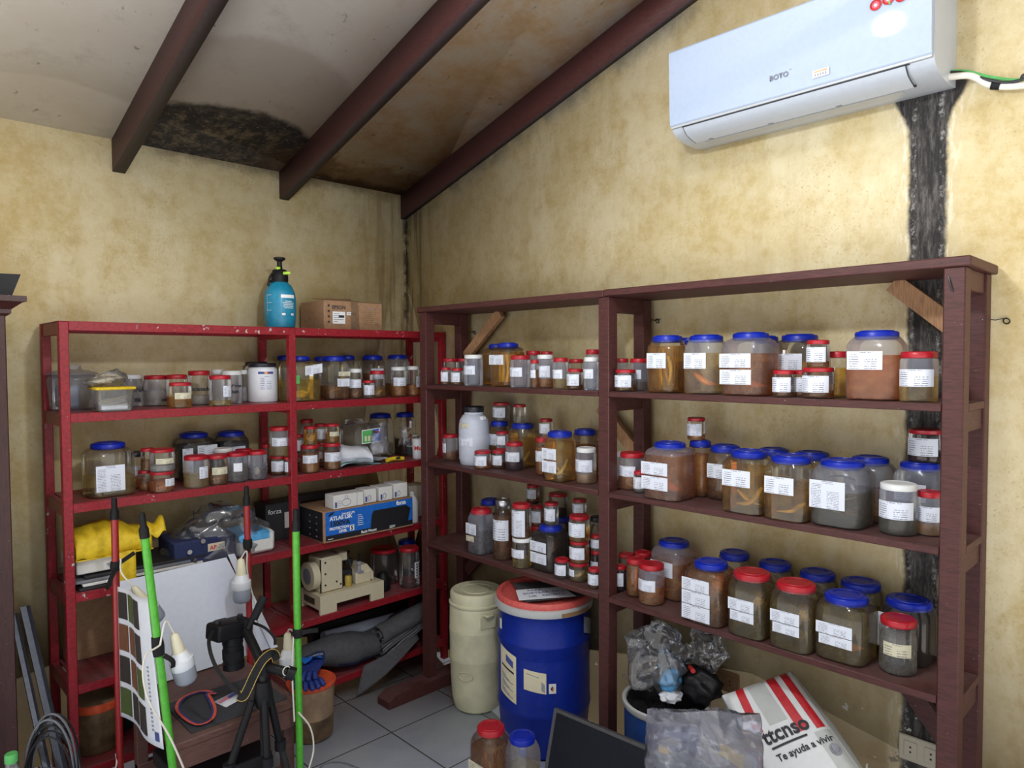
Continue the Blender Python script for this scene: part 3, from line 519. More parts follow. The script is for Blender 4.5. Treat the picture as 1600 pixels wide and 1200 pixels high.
('g2c', 'r', -0.1004, -1.5064, 0.679, 0.0296, 0.1045, 0.0284, 'c', 'r', 'dk', 0.5, '', '', 'B', 4, 'dark back jar behind short dark front jar, bottom row'),
('g8', 's', -0.0803, -2.0652, 0.679, 0.0995, 0.1866, 0.0478, 'c', 'b', 'gn', 0.6, '', '', 'B', 4, 'rear blue-lidded jar between the two large red-lidded jars'),
('g10', 's', -0.0784, -2.1957, 0.679, 0.1031, 0.1847, 0.0495, 'c', 'b', 'gn', 0.6, '', '', 'B', 4, 'rear blue-lidded jar left of bright blue-lidded square jar'),
('g12', 's', -0.0758, -2.3179, 0.679, 0.1083, 0.1829, 0.052, 'c', 'b', 'gn', 0.6, '', '', 'B', 4, 'rear blue-lidded jar behind bright blue-lidded square jar'),
('r1', 't', -1.5544, -0.0941, 1.325, 0.0821, 0.163, 0.0789, 'f', 'f', '', 0, '', '', 'R', 2, 'wide frosted tub with domed lid at left end of red rack top row'),
('s10d', 'r', -0.8509, -0.1533, 1.018, 0.0207, 0.1222, 0.0199, 'c', 'r', 'br', 0.5, '', '', 'R', 3, 'dark red-lidded jar behind the frosted stack'),
('c3', 's', -0.0816, -0.8042, 1.043, 0.0768, 0.188, 0.0369, 'c', 'b', 'am', 0.75, '1', '', 'B', 3, 'blue-lidded jar right behind the grey drum'),
('c8b', 'r', -0.0938, -1.1067, 1.043, 0.0262, 0.1414, 0.0252, 'c', 'r', 'br', 0.8, '', '', 'B', 3, 'jar carrying the small topmost jar behind the two-label jar'),
('d9l', 'r', -0.0897, -1.2768, 0.679, 0.0303, 0.2062, 0.0291, 'c', 'r', 'br', 0.6, '', '', 'B', 4, 'rear jar hidden by three-jar tower'),
('s4', 's', -1.1309, -0.0916, 1.018, 0.1447, 0.1916, 0.0539, 'c', 'b', 'gy', 0.8, 'WW', '', 'R', 3, 'large dark grey blue-lidded jar behind the red-lidded front row'),
('q7', 's', -0.0997, -0.1179, 1.018, 0.0922, 0.2162, 0.0443, 'c', 'b', 'dk', 0.4, '', '', 'R', 3, 'dark clear blue-lidded jar behind the mug, right end of second row'),
('b6b', 's', -0.0649, -0.7683, 1.389, 0.1058, 0.1808, 0.0342, 'c', 'b', 'am', 0.8, '', '', 'B', 2, 'blue-lidded jar directly behind the large amber jar'),
('c10', 's', -0.0653, -1.2814, 1.043, 0.0895, 0.1838, 0.043, 'c', 'b', 'br', 0.7, '', '', 'B', 3, 'dark blue-lidded jar behind the two-label jar, near middle post'),
('f9', 's', -0.0617, -2.0471, 1.043, 0.0966, 0.1749, 0.0455, 'c', 'b', 'br', 0.5, '', '', 'B', 3, 'rear blue-lidded jar above the gap between two amber jars'),
('r17', 's', -0.2717, -0.0925, 1.325, 0.103, 0.1991, 0.0494, 'c', 'b', 'br', 0.6, '1', '', 'R', 2, 'blue-lidded jar with wide label behind red-lidded jar with tan specimen'),
('r18', 's', -0.1224, -0.0912, 1.325, 0.1057, 0.2024, 0.049, 'f', 'b', 'br', 0.3, '', '', 'R', 2, 'frosted blue-lidded jar at right end of red rack top row'),
('s5', 's', -0.974, -0.0814, 1.018, 0.1252, 0.1847, 0.0533, 'c', 'b', 'gy', 0.8, '1', '', 'R', 3, 'wide dark grey blue-lidded jar, right of the similar one'),
('d8l', 's', -0.0554, -1.1483, 0.679, 0.0693, 0.1796, 0.0333, 'c', 'b', 'dk', 0.7, '', '', 'B', 4, 'rear blue-lidded jar supporting a dark red-lidded jar'),
('f11', 's', -0.0635, -2.1688, 1.043, 0.103, 0.1754, 0.0485, 'c', 'b', 'br', 0.5, '', '', 'B', 3, 'rear blue-lidded jar left of the largest frosted jar'),
('r10a', 'r', -1.0354, -0.1087, 1.325, 0.0253, 0.1398, 0.0243, 'f', 'w', '', 0, '', '', 'R', 2, 'white-lidded jar hidden behind jar with yellow dregs'),
('r11b', 'r', -0.8532, -0.0719, 1.325, 0.0477, 0.171, 0.0458, 'o', 'k', '', 0, '', '', 'R', 2, 'white tub with black lid behind the front white tub'),
('q4', 'r', -0.635, -0.1046, 1.018, 0.0294, 0.2139, 0.0282, 'c', 'r', 'cl', 0.2, '', '', 'R', 3, 'dark red-lidded jar at the back, topmost behind two stacks'),
('q6', 's', -0.2212, -0.0804, 1.018, 0.1072, 0.2173, 0.0514, 'c', 'b', 'cl', 0.3, '', '', 'R', 3, 'clear blue-lidded jar behind the white plastic bag'),
('t3', 's', -0.0754, -0.0899, 0.395, 0.0882, 0.1772, 0.0424, 'c', 'b', '', 0, '', '', 'R', 5, 'blue-lidded jar behind the dotted paper jar, low shelf'),
('d5k', 'r', -0.0498, -0.9704, 0.679, 0.0302, 0.2132, 0.0291, 'c', 'k', 'br', 0.6, '', '', 'B', 4, 'tall rear jar carrying the highest jar of third row'),
('e3b', 's', -0.0502, -1.7346, 1.389, 0.0595, 0.1841, 0.0286, 'c', 'b', 'br', 0.6, '', '', 'B', 2, 'blue-lidded jar glimpsed between packed fish jar and frosted jar'),
('d12', 'n', -0.0436, -1.3207, 0.679, 0.0316, 0.2029, 0.0303, 'c', 'k', 'dk', 0.6, '', '', 'B', 4, 'dark bottle with black cap in the corner behind middle post'),
('e4b', 's', -0.0487, -2.0158, 1.389, 0.0733, 0.1827, 0.0347, 'c', 'b', 'br', 0.6, '', '', 'B', 2, 'blue-lidded jar glimpsed behind widest frosted jar'),
('r13c', 's', -0.5259, -0.0554, 1.325, 0.0869, 0.1933, 0.0364, 'c', 'b', 'cl', 0.4, '', '', 'R', 2, 'back blue-lidded jar between the golden fish jar and dark fish jar'),
('r13b', 's', -0.3858, -0.0538, 1.325, 0.0837, 0.1994, 0.0312, 'c', 'b', 'cl', 0.4, '', '', 'R', 2, 'back blue-lidded jar above the slim white-lidded jar'),
('r12b', 's', -0.7067, -0.053, 1.325, 0.082, 0.1991, 0.0379, 'c', 'b', 'cl', 0.3, '', '', 'R', 2, 'blue-lidded jar behind the middle post, red rack top row'),
('s3d', 'r', -1.3514, -0.2423, 1.0949, 0.0239, 0.082, 0.0229, 'c', 'r', 'br', 0.5, '', '', 'R', 3, 'upper left jar standing on the lower small red-lidded jar'),
('s3u', 'r', -1.3183, -0.3004, 1.0949, 0.0426, 0.082, 0.0409, 'c', 'r', 'wh', 0.3, 'c', '', 'R', 3, 'upper jar of the stack with cream label, red rack second row'),
('s10u', 'r', -0.8353, -0.2485, 1.0988, 0.042, 0.1227, 0.0404, 'f', 'r', 'ye', 0.35, '1', '', 'R', 3, 'tall frosted jar stacked left of the red middle post'),
('s10f', 'r', -0.7193, -0.1895, 1.0858, 0.0226, 0.0885, 0.0217, 'c', 'r', 'gy2', 0.5, '1', '', 'R', 3, 'upper jar of the pair just behind the middle post'),
('q1u', 'r', -0.7154, -0.2906, 1.1377, 0.029, 0.0794, 0.0278, 'c', 'r', 'am', 0.7, '', 'fold', 'R', 3, 'upper jar of pale curled specimens right of the red middle post'),
('q2u', 'r', -0.6053, -0.2809, 1.1358, 0.0298, 0.0843, 0.0286, 'c', 'r', 'am', 0.5, 'c', 'lump', 'R', 3, 'upper jar with cream label on the wide-label jar'),
('q3u', 'r', -0.5969, -0.1662, 1.1272, 0.0292, 0.0852, 0.028, 'c', 'r', 'br', 0.5, '1', '', 'R', 3, 'upper jar of the hidden stack between two front stacks'),
('c5u', 'r', -0.1327, -0.877, 1.1228, 0.0275, 0.0695, 0.0264, 'f', 'r', 'cl', 0, 'W', '', 'B', 3, 'upper red-lidded jar standing on back pair beside purple jar'),
('c3u', 'r', -0.075, -0.8106, 1.231, 0.0381, 0.0801, 0.0366, 'c', 'r', 'cl', 0.3, 'W', '', 'B', 3, 'wide red-lidded jar on the blue lid beside the grey drum'),
('c4u', 'r', -0.0864, -0.9363, 1.2297, 0.0273, 0.0793, 0.0262, 'c', 'r', 'cl', 0.4, '', 'fishup', 'B', 3, 'small jar with upright fish on a blue lid, left bay'),
('c8u', 'r', -0.0983, -1.1023, 1.1844, 0.0275, 0.074, 0.0264, 'c', 'r', 'cl', 0.2, 'W', '', 'B', 3, 'small topmost red-lidded jar behind the two-label square jar'),
('d4u', 'r', -0.2448, -1.1041, 0.7976, 0.038, 0.1351, 0.0365, 'c', 'r', 'br', 0.2, 'H', '', 'B', 4, 'tall red-lidded jar covered by a full-height label, on white lid'),
('d6', 'r', -0.1832, -1.2093, 0.8551, 0.0275, 0.0883, 0.0264, 'c', 'r', 'cl', 0.2, 'W', '', 'B', 4, 'red-lidded jar standing on the lid of black liquid jar'),
('d5', 'r', -0.1317, -1.0836, 0.8198, 0.0262, 0.0851, 0.0252, 'c', 'r', 'or', 0.25, 'W', '', 'B', 4, 'middle height red-lidded jar in the stack behind full-label jar'),
('d5t', 'r', -0.0454, -0.9747, 0.8922, 0.0274, 0.0729, 0.0263, 'c', 'r', 'br', 0.2, 'W', '', 'B', 4, 'highest small red-lidded jar of third row left bay'),
('d8', 'r', -0.0665, -1.1375, 0.8586, 0.0394, 0.0954, 0.0378, 'c', 'r', 'dk', 0.3, 's', '', 'B', 4, 'dark red-lidded jar stacked behind the black liquid jar'),
('d9b', 'r', -0.21, -1.3741, 0.7476, 0.0369, 0.0806, 0.0354, 'c', 'r', 'or', 0.25, 'W', '', 'B', 4, 'middle jar of the three-jar tower beside the middle post'),
('d9a', 'r', -0.2099, -1.3742, 0.8282, 0.0392, 0.0942, 0.0377, 'c', 'r', 'am', 0.25, 'W', '', 'B', 4, 'top jar of the three-jar tower beside the middle post'),
('d9t', 'r', -0.0914, -1.2752, 0.8852, 0.0277, 0.0671, 0.0266, 'c', 'r', 'cl', 0.2, 'W', '', 'B', 4, 'small jar with shiny label rising behind the three-jar tower'),
('d11c', 'r', -0.1484, -1.4048, 0.7849, 0.0216, 0.0585, 0.0207, 'c', 'r', 'cl', 0.3, '1', '', 'B', 4, 'upper jar of the stack half hidden by brown middle post'),
('e9', 'r', -0.2272, -2.2505, 1.4737, 0.0301, 0.0758, 0.0289, 'c', 'r', 'br', 0.25, 'W', '', 'B', 2, 'small red-lidded jar stacked above short jars, top row'),
('f5', 'r', -0.1198, -1.8077, 1.2298, 0.0299, 0.0744, 0.0287, 'c', 'r', 'or', 0.2, 'W', '', 'B', 3, 'small red-lidded jar alone on a blue lid, right bay'),
('f17', 'r', -0.0675, -2.4749, 1.2201, 0.0424, 0.0874, 0.0407, 'c', 'r', 'pu', 0.2, 'W', '', 'B', 3, 'wide red-lidded jar on blue lid beside right end post'),
]
# ================================================================== ROOM
CS = .289
def zc(y): return 2.362 - CS*y
b = B(); b.box((-2.75, -3.9, -.08), (.14, .14, 0), 'floor'); b.build('floor', kind='structure', smooth=0)
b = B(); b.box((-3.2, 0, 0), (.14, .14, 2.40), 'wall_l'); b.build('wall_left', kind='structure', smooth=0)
b = B(); pr_ = [(0, 0), (0, zc(0)+.02), (-3.9, zc(-3.9)+.02), (-3.9, 0)]
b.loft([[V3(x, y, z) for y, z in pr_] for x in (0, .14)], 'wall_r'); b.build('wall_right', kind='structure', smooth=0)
b = B(); b.loft([[V3(x, 0, zc(0)), V3(x, -3.3, zc(-3.3)), V3(x, -3.3, zc(-3.3)+.05), V3(x, 0, zc(0)+.05)] for x in (-3.2, 0)], 'ceiling'); b.build('ceiling', kind='structure', smooth=0)
for i, (x0, x1, lab) in enumerate(((-1.383, -1.338, 'first'), (-.699, -.655, 'second'), (-.014, -.002, 'third'))):
    b = B(); H = .125; xr = x1 if i < 2 else -.001; xl = x0 if i < 2 else -.030
    def ring(y): return [V3(xl, y, zc(y)-H), V3(xr, y, zc(y)-H), V3(xr, y, zc(y)-.001), V3(xl, y, zc(y)-.001)]
    r0, r1 = [[b.b.verts.new(p) for p in ring(y)] for y in (-.001, -3.28)]
    for k in range(4):
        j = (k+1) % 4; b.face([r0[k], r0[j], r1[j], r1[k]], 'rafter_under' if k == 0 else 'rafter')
    b.face(r0[::-1], 'rafter'); b.face(r1, 'rafter')
    o = b.build('trim_%d' % (i+1), kind='structure', smooth=0)

# ================================================================== RED RACK
RX = (-1.642, -.828, -.0315); RW = .029; RY0, RY1 = -.334, -.032
rack = thing('red_shelving_rack', 'red painted metal shelving rack with chipped posts along the left wall', 'shelving rack', (-.83, -.18, 0))
for x in RX:
    for y in (RY0, RY1-.03): boxpart('post', rack, (x, y, 0), (x+RW, y+.03, 1.634), 'red', .002)
RL = (1.636, 1.325, 1.018, .712, .395, .10)
for z in RL:
    for a, c in ((0, 1), (1, 2)):
        x0, x1 = RX[a]+RW, RX[c]
        b = B(); b.box((x0, RY0+.002, z-.003), (x1, RY1-.002, z), 'red')
        b.box((x0, RY0+.001, z-.031), (x1, RY0+.004, z-.0005), 'red', .001); b.box((x0, RY1-.004, z-.031), (x1, RY1-.001, z-.0005), 'red', .001)
        b.build('shelf_board', rack)
    for x in RX:
        boxpart('side_rail', rack, (x+.004, RY0+.03, z-.045), (x+RW-.004, RY1-.03, z-.001), 'red', .001)
b = B(); b.box((RX[0], RY0, 1.634), (RX[2]+RW, RY1, 1.6362), 'red'); b.build('top_edge', rack)

# ================================================================== BROWN RACK
BXf, BXb = -.280, -.027; PW = .046; PD = .05
BY = (-.491, -1.519, -2.5645)
brk = thing('brown_shelving_rack', 'maroon painted wooden shelving rack along the right wall', 'shelving rack', (-.15, -1.55, 0))
for y in BY:
    boxpart('post', brk, (BXf, y-PW, .05), (BXf+PD, y, 1.713), 'brown', .003)
    boxpart('post', brk, (BXb-PD, y-PW, .05), (BXb, y, 1.713), 'brown', .003)
    b = B(); x0 = -.515 if y == BY[0] else -.44
    pf = [(x0, 0), (x0-.0, .03), (x0+.035, .052), (-.02, .052), (-.02, 0)]
    b.loft([[V3(x, yy, z) for x, z in pf] for yy in (y-PW-.03, y+.012)], 'brown'); b.build('foot', brk, smooth=20)
    for z in (1.713, 1.389-.019, 1.043-.019, .679-.019):
        boxpart('cross_rail', brk, (BXf+PD, y-PW+.006, z-.052), (BXb-PD, y-.006, z), 'brown', .002)
b = B(); b.box((BXf-.006, -1.545, 1.713), (BXb+.012, -.478, 1.736), 'brown', .003); b.build('top_board', brk)
b = B(); b.box((BXf-.006, -2.622, 1.713), (BXb+.012, -1.547, 1.737), 'brown', .003); b.build('top_board', brk)
for z in (1.389, 1.043, .679):
    for k in (0, 1):
        b = B(); b.box((BXf-.004, BY[k+1], z-.019), (BXb, BY[k]-PW, z), 'brown', .002)
        b.box((BXf+PD+.002, BY[k+1]-PW+(.0235 if k == 0 else 0), z-.0188), (BXb-PD-.002, BY[k+1]+.003, z-.0002), 'brown', .001)
        if k == 0: b.box((BXf+PD+.002, BY[0]-PW-.003, z-.0188), (BXb-PD-.002, BY[0], z-.0002), 'brown', .001)
        b.build('shelf_board', brk)
def brace(p, q, w, m, nm='brace'):
    b = B(); p = V3(*p); q = V3(*q); d = (q-p).normalized(); n = V3(1, 0, 0); s_ = d.cross(n).normalized()*w/2
    b.loft([[c+s_+n*.011, c-s_+n*.011, c-s_-n*.011, c+s_-n*.011] for c in (p, q)], m); return b.build(nm, brk, smooth=20)
brace((-.05, -.545, 1.515), (-.05, -.785, 1.708), .045, 'raw')
brace((-.05, -2.385, 1.708), (-.05, -2.555, 1.56), .05, 'raw')
brace((-.05, -1.345, 1.315), (-.05, -1.53, 1.14), .045, 'raw')
brace((-.05, -2.42, .605), (-.05, -2.555, .44), .05, 'brown')
brace((-.05, -.545, .50), (-.05, -.70, .655), .05, 'brown')
b = B()
for (z, y) in ((1.60, -2.588), (1.645, -1.545), (1.633, -.515)):
    b.tube([(BXb, y, z), (-.015, y-.03, z-.004), (-.004, y-.045, z)], .0012, 'dark_metal', 5)
b.build('tie_wire', brk)
for (y, z) in ((-.551, 1.633), (-1.575, 1.645), (-2.640, 1.60)):
    b = B(); b.tube([(0, y, z), (-.012, y, z)], .0018, 'dark_metal', 6)
    b.tube([(-.012-.006*math.cos(a)+.006, y+.007*math.sin(a), z+.007*math.cos(a)-.007) for a in [2*PI*i/12 for i in range(13)]], .0017, 'dark_metal', 6)
    tag(b.build('screw_eye'), {-.551: 'small dark screw eye in wall by left end of brown rack', -1.575: 'small dark screw eye in wall behind brown middle post', -2.640: 'small dark screw eye in wall right of the brown rack'}[y], 'screw eye')
# a nail bent over on the end post, specks of white paint
b = B(); b.tube([(BXf-.001, -2.585, 1.655), (BXf-.004, -2.580, 1.675), (BXf-.001, -2.576, 1.69)], .0022, 'dark_metal', 6); b.build('bent_nail', brk)

# ================================================================== JARS
def ring_sq(cx, cy, z, half, sq, c=.24, n=32):
    """rounded square (sq=1) morphing to a circle of radius half (sq=0)"""
    out = []
    for i in range(n):
        a = 2*PI*(i+.5)/n; ca, sa = math.cos(a), math.sin(a)
        cr = half*2*c; hh = half-cr
        # support of rounded square along angle: intersect ray
        t = half/max(abs(ca), abs(sa)); px, py = ca*t, sa*t
        if abs(px) > hh and abs(py) > hh:
            ccx, ccy = math.copysign(hh, px), math.copysign(hh, py)
            bq = ca*ccx+sa*ccy; cq = ccx*ccx+ccy*ccy-cr*cr; t = bq+math.sqrt(max(0, bq*bq-cq)); px, py = ca*t, sa*t
        x = px*sq+ca*half*(1-sq); y = py*sq+sa*half*(1-sq)
        out.append(Vector((cx+x, cy+y, z)))
    return out
def prof_square(s, h, rn):
    H = s/2
    return [(0, H*.90, 1), (.006, H*.985, 1), (.02*1, H, 1), (h*.70, H, 1), (h*.80, H*.975, .95), (h*.865, H*.88, .8), (h*.90, max(rn*1.02, H*.72), .35), (h*.915, rn*.93, 0), (h*.97, rn*.92, 0)]
def prof_round(r, h, rn):
    return [(0, r*.92, 0), (.004, r*.985, 0), (.010, r, 0), (h*.80, r, 0), (h*.855, r*.965, 0), (h*.87, rn*.93, 0), (h*.97, rn*.92, 0)]
def prof_bottle(r, h, rn):
    return [(0, r*.9, 0), (.008, r, 0), (h*.62, r, 0), (h*.72, r*.92, 0), (h*.82, r*.62, 0), (h*.86, rn*.9, 0), (h*.98, rn*.9, 0)]
def prof_tub(r, h, rn):
    return [(0, r*.86, 0), (.01, r*.9, 0), (h*.66, r, 0), (h*.68, r*1.0, 0), (h*.72, r*.97, 0), (h*.80, r*.80, 0)]
def interp(prof, z):
    for a, b_ in zip(prof, prof[1:]):
        if a[0] <= z <= b_[0]:
            t = (z-a[0])/max(1e-6, b_[0]-a[0]); return a[1]+(b_[1]-a[1])*t, a[2]+(b_[2]-a[2])*t
    return prof[-1][1], prof[-1][2]
LIDM = {'r': 'lid_red', 'b': 'lid_blue', 'w': 'lid_white', 'k': 'lid_black', 's': 'steel'}
BODYM = {'c': 'clear', 'f': 'frost', 'o': 'white_plastic', 'g': 'grey_drum'}
def label_patch(b, sq, cx, cy, half, z0, z1, t0, t1, m, facing, off=.0012, tilt=0):
    """printed label: flat on the -x / -y face of a square jar, wrapped on a round one"""
    if sq:
        u = -half+2*half*t0; v = -half+2*half*t1
        if facing == 'x':   # front is -x, left in view is +y
            p = [(cx-half-off, cy-u, z0-tilt), (cx-half-off, cy-v, z0+tilt), (cx-half-off, cy-v, z1+tilt), (cx-half-off, cy-u, z1-tilt)]
        else: p = [(cx+u, cy-half-off, z0-tilt), (cx+v, cy-half-off, z0+tilt), (cx+v, cy-half-off, z1+tilt), (cx+u, cy-half-off, z1-tilt)]
        vs = [b.b.verts.new(q) for q in p]; f = b.face(vs, m)
        for l, c in zip(f.loops, ((0, 0), (1, 0), (1, 1), (0, 1))): l[b.uv].uv = c
    else:
        # facing: centre angle; t0,t1 offsets in degrees (left to right in view)
        def fn(u, v):
            a = facing + math.radians(t0+(t1-t0)*u); r = half+off
            return Vector((cx+r*math.cos(a), cy+r*math.sin(a), z0+(z1-z0)*v+tilt*(u-.5)))
        b.grid(fn, 12, 1, m)
rnd = random.Random(3)
def fish_mesh(b, pts, r, m, flat=.7):
    sp = spline(pts, 6); n = len(sp)
    prof = [r*max(.12, math.sin(PI*min(1, (i/(n-1))*.85+.1))**.7*(1-.55*(i/(n-1)))) for i in range(n)]
    b.tube(sp, prof, m, 8, True, flat)
def blob(b, c, r, m, amp=.35, sz=(1, 1, 1), fr=9):
    b2 = bmesh.new(); bmesh.ops.create_icosphere(b2, subdivisions=3, radius=1)
    sd = rnd.random()*50
    for v in b2.verts:
        k = 1+amp*noise.noise(v.co*2.1+Vector((sd, 0, 0)))+amp*.4*noise.noise(v.co*5+Vector((sd, 3, 0)))
        v.co = Vector((c[0]+v.co.x*r*k*sz[0], c[1]+v.co.y*r*k*sz[1], c[2]+v.co.z*r*k*sz[2]))
    b.merge(b2, m)
ROWN = {('R', 2): 'jars on the red rack top row', ('R', 3): 'jars on the red rack second row', ('R', 5): 'jars on the red rack low shelf', ('B', 2): 'jars on the brown rack top row', ('B', 3): 'jars on the brown rack second row', ('B', 4): 'jars on the brown rack bottom row', ('F', 0): 'jars on the floor'}
SPN = {'fold': 'folded golden fish', 'darkfish': 'dark fish', 'fish': 'single tan fish', 'fish2': 'two curved fish', 'lump': 'lumpy specimen', 'sticks': 'spiky specimens', 'shell': 'pale shell-like specimen', 'vert': 'upright strands', 'fishup': 'upright fish', 'many': 'bundle of long fish', 'ofish': 'orange fish', 'mass': 'crowded specimens', 'dark': 'dark specimens'}
def make_jar(key, k, x, y, z, s, h, rl, body, lid, liq, fill, lab, spec, sh, lv, name):
    if k == 's': prof = prof_square(s, h, rl)
    elif k == 'n': prof = prof_bottle(s, h, rl*.8); rl *= .8
    elif k == 't': prof = prof_tub(s, h, rl)
    elif k == 'D': prof = [(0, s*.88, 0), (.008, s*.94, 0), (h*.06, s*.93, 0), (h*.10, s*.99, 0), (h*.48, s*1.0, 0), (h*.50, s*.985, 0), (h*.53, s*1.0, 0), (h*.66, s*.99, 0), (h*.76, s*.93, 0), (h*.84, s*.74, 0), (h*.87, s*.62, 0), (h*.97, s*.61, 0)]; rl = s*.66
    else: prof = prof_round(s, h, rl)
    root = thing('specimen_jar' if body in 'cf' and k != 't' else 'plastic_tub', name, 'jar' if body in 'cf' and k != 't' else 'tub', (x, y, z), ROWN[(sh, lv)])
    half = s/2 if k == 's' else s
    # shell, open at the neck
    b = B()
    if body == 'f' and fill and liq and k in 'sr':
        zf = h*fill*.92; ph, q = interp(prof, zf); cut = (zf, ph, q)
        b.loft([ring_sq(x, y, z+pz, ph, q) for pz, ph, q in [p for p in prof if p[0] < zf-.0005]+[cut]], 'frost_wet', True, False)
        b.loft([ring_sq(x, y, z+pz, ph, q) for pz, ph, q in [cut]+[p for p in prof if p[0] > zf+.0005]], 'frost', False, False)
        bmesh.ops.remove_doubles(b.b, verts=b.b.verts[:], dist=1e-5)
    else: b.loft([ring_sq(x, y, z+pz, ph, q) for pz, ph, q in prof], BODYM[body], True, body in 'og')
    b.build('jar_body', root, 35)
    # lid
    if lid in LIDM and k != 't':
        b = B(); lh = min(.024, h*.16) if k == 's' else min(.018, max(.012, h*.13)); zt = h
        if k in 'nD': lh = h*.10
        if k == 's':
            pf = [(rl*.90, zt-lh*1.05), (rl, zt-lh*.95, -.022), (rl, zt-lh*.30, -.022), (rl*.94, zt-lh*.16), (rl*.80, zt-lh*.14), (rl*.78, zt-.001), (rl*.60, zt), (rl*.58, zt-.0025), (rl*.05, zt-.0025)]
        else: pf = [(rl*.97, zt-lh), (rl*1.0, zt-lh*.9, -.014), (rl*1.0, zt-lh*.18, -.014), (rl*.94, zt-.001), (rl*.84, zt), (rl*.82, zt-.0012), (rl*.05, zt-.0012)]
        b.lathe(pf, (x, y, z), LIDM[lid], 48 if k == 's' else 36); b.build('lid', root, 50)
        if k == 'D':
            for sg in (-1, 1):
                b = B(); b.box((x-.012, y+sg*s*.86-.01, z+h*.77), (x+.012, y+sg*s*.86+.01, z+h*.84), 'white_plastic', .003); b.build('handle', root)
    if k == 't':
        b = B(); b.lathe([(s*1.02, h*.78), (s*1.02, h*.81), (s*.75, h*.86), (s*.35, h*.90), (s*.33, h*.99), (s*.30, h), (s*.02, h)], (x, y, z), 'frost', 36); b.build('lid', root, 50)
        b = B(); b.box((x-s*.62, y-s*.5, z+.006), (x+s*.2, y+s*.5, z+h*.55), 'lamp_shade', .01); b.build('filling', root)
    # liquid
    if fill and liq:
        zf = h*fill*.92; b = B(); rings = []
        zs = [.004, .010, .022] + [zf*i/6 for i in range(2, 6)] + [zf]
        for zz in sorted(q for q in zs if q <= zf):
            ph, q = interp(prof, zz); rings.append(ring_sq(x, y, z+zz, ph*.955, q))
        b.loft(rings, 'lq_'+liq); b.build('liquid', root, 35)
    # labels
    ang = math.atan2(CAM_POS.y-y, CAM_POS.x-x)
    face = 'x' if sh in 'BF' else 'y'
    fa = PI if face == 'x' else -PI/2
    d = ang-fa; d = (d+PI) % (2*PI)-PI
    fc = fa+d*.45 if k != 's' else None
    def put(z0, z1, t0, t1, m, tilt=0):
        b = B()
        if k == 's': label_patch(b, True, x, y, half, z+h*z0, z+h*z1, t0, t1, m, face, tilt=tilt)
        else: label_patch(b, False, x, y, half, z+h*z0, z+h*z1, -t1, -t0, m, fc, tilt=tilt) if False else label_patch(b, False, x, y, half, z+h*z0, z+h*z1, t0, t1, m, fc, tilt=tilt)
        b.build('paper_label', root, 0)
    j = rnd.uniform(-.02, .02)
    small = h < .1
    if lab in ('1', 'W', '1t'):
        if k == 's': put(.42+j, .68+j, .10, .78, 'label')
        elif small: put(.20, .74, -62, 50, 'label')
        elif lab == 'W': put(.32+j, .66+j, -66, 56, 'label')
        else: put(.36+j, .64+j, -60, 34, 'label')
    elif lab == 'D': put(.33, .47, -50, 22, 'label'); put(.64, .72, -34, 6, 'label_cream')
    elif lab == 's': put(.30, .66, 4 if face == 'y' else -52, 56 if face == 'y' else -6, 'label')
    elif lab == 'p': put(.38, .66, -30, 14, 'paper')
    elif lab == 'c': put(.36, .60, -38, 50, 'label_cream' if k != 's' else 'label_cream')
    elif lab == 'H': put(.06, .82, -64, 44, 'label_tall')
    elif lab == 'n': put(.60, .80, .42, .96, 'label', .006)
    elif lab == 'nl': put(.50, .72, .10, .80, 'label')
    elif lab == 'nc2': put(.44, .68, .04, .72, 'label'); put(.28, .40, .06, .58, 'label_cream')
    elif lab == 'cn':
        if sh == 'R': put(.54, .64, .42, .95, 'label_cream'); put(.30, .48, .36, .92, 'label')
        else: put(.46, .58, .1, .95, 'label_cream'); put(.24, .40, .1, .8, 'label')
    elif lab == 'L': put(.12, .60, .12, .72, 'label_tall')
    elif lab == 'WW': put(.44, .74, .42, .96, 'label'); put(.20, .70, .02, .30, 'label_tall')
    elif lab == '2': put(.44, .66, .04, .76, 'label'); put(.18, .41, .05, .77, 'label')
    elif lab == '2h': put(.42, .60, .10, .80, 'label'); put(.26, .41, .16, .80, 'label')
    elif lab == '3': put(.54, .74, .03, .74, 'label'); put(.31, .53, .03, .76, 'label'); put(.06, .30, .03, .76, 'label')
    elif lab == 'T': put(.28, .70, .06, .74, 'label_tall')
    elif lab == 'WL': put(.22, .78, .02, .40, 'label_tall')
    elif lab == 'd':
        put(.25, .65, 10, 60, 'paper'); b = B()
        for i in range(5):
            for q in range(2):
                a = fc+math.radians(24+q*22); zz = z+h*(.31+i*.07)
                b.box((x+half*1.015*math.cos(a)-.003, y+half*1.015*math.sin(a)-.003, zz-.004), (x+half*1.015*math.cos(a)+.003, y+half*1.015*math.sin(a)+.003, zz+.004), 'ink')
        b.build('printed_dots', root)
    elif lab == 't':
        put(.72, .78, -30, 30, 'ink_blue'); put(.32, .68, -25, 30, 'label'); put(.723, .777, -6, 4, 'sp_gold'); put(.724, .776, 4, 10, 'ink_red')
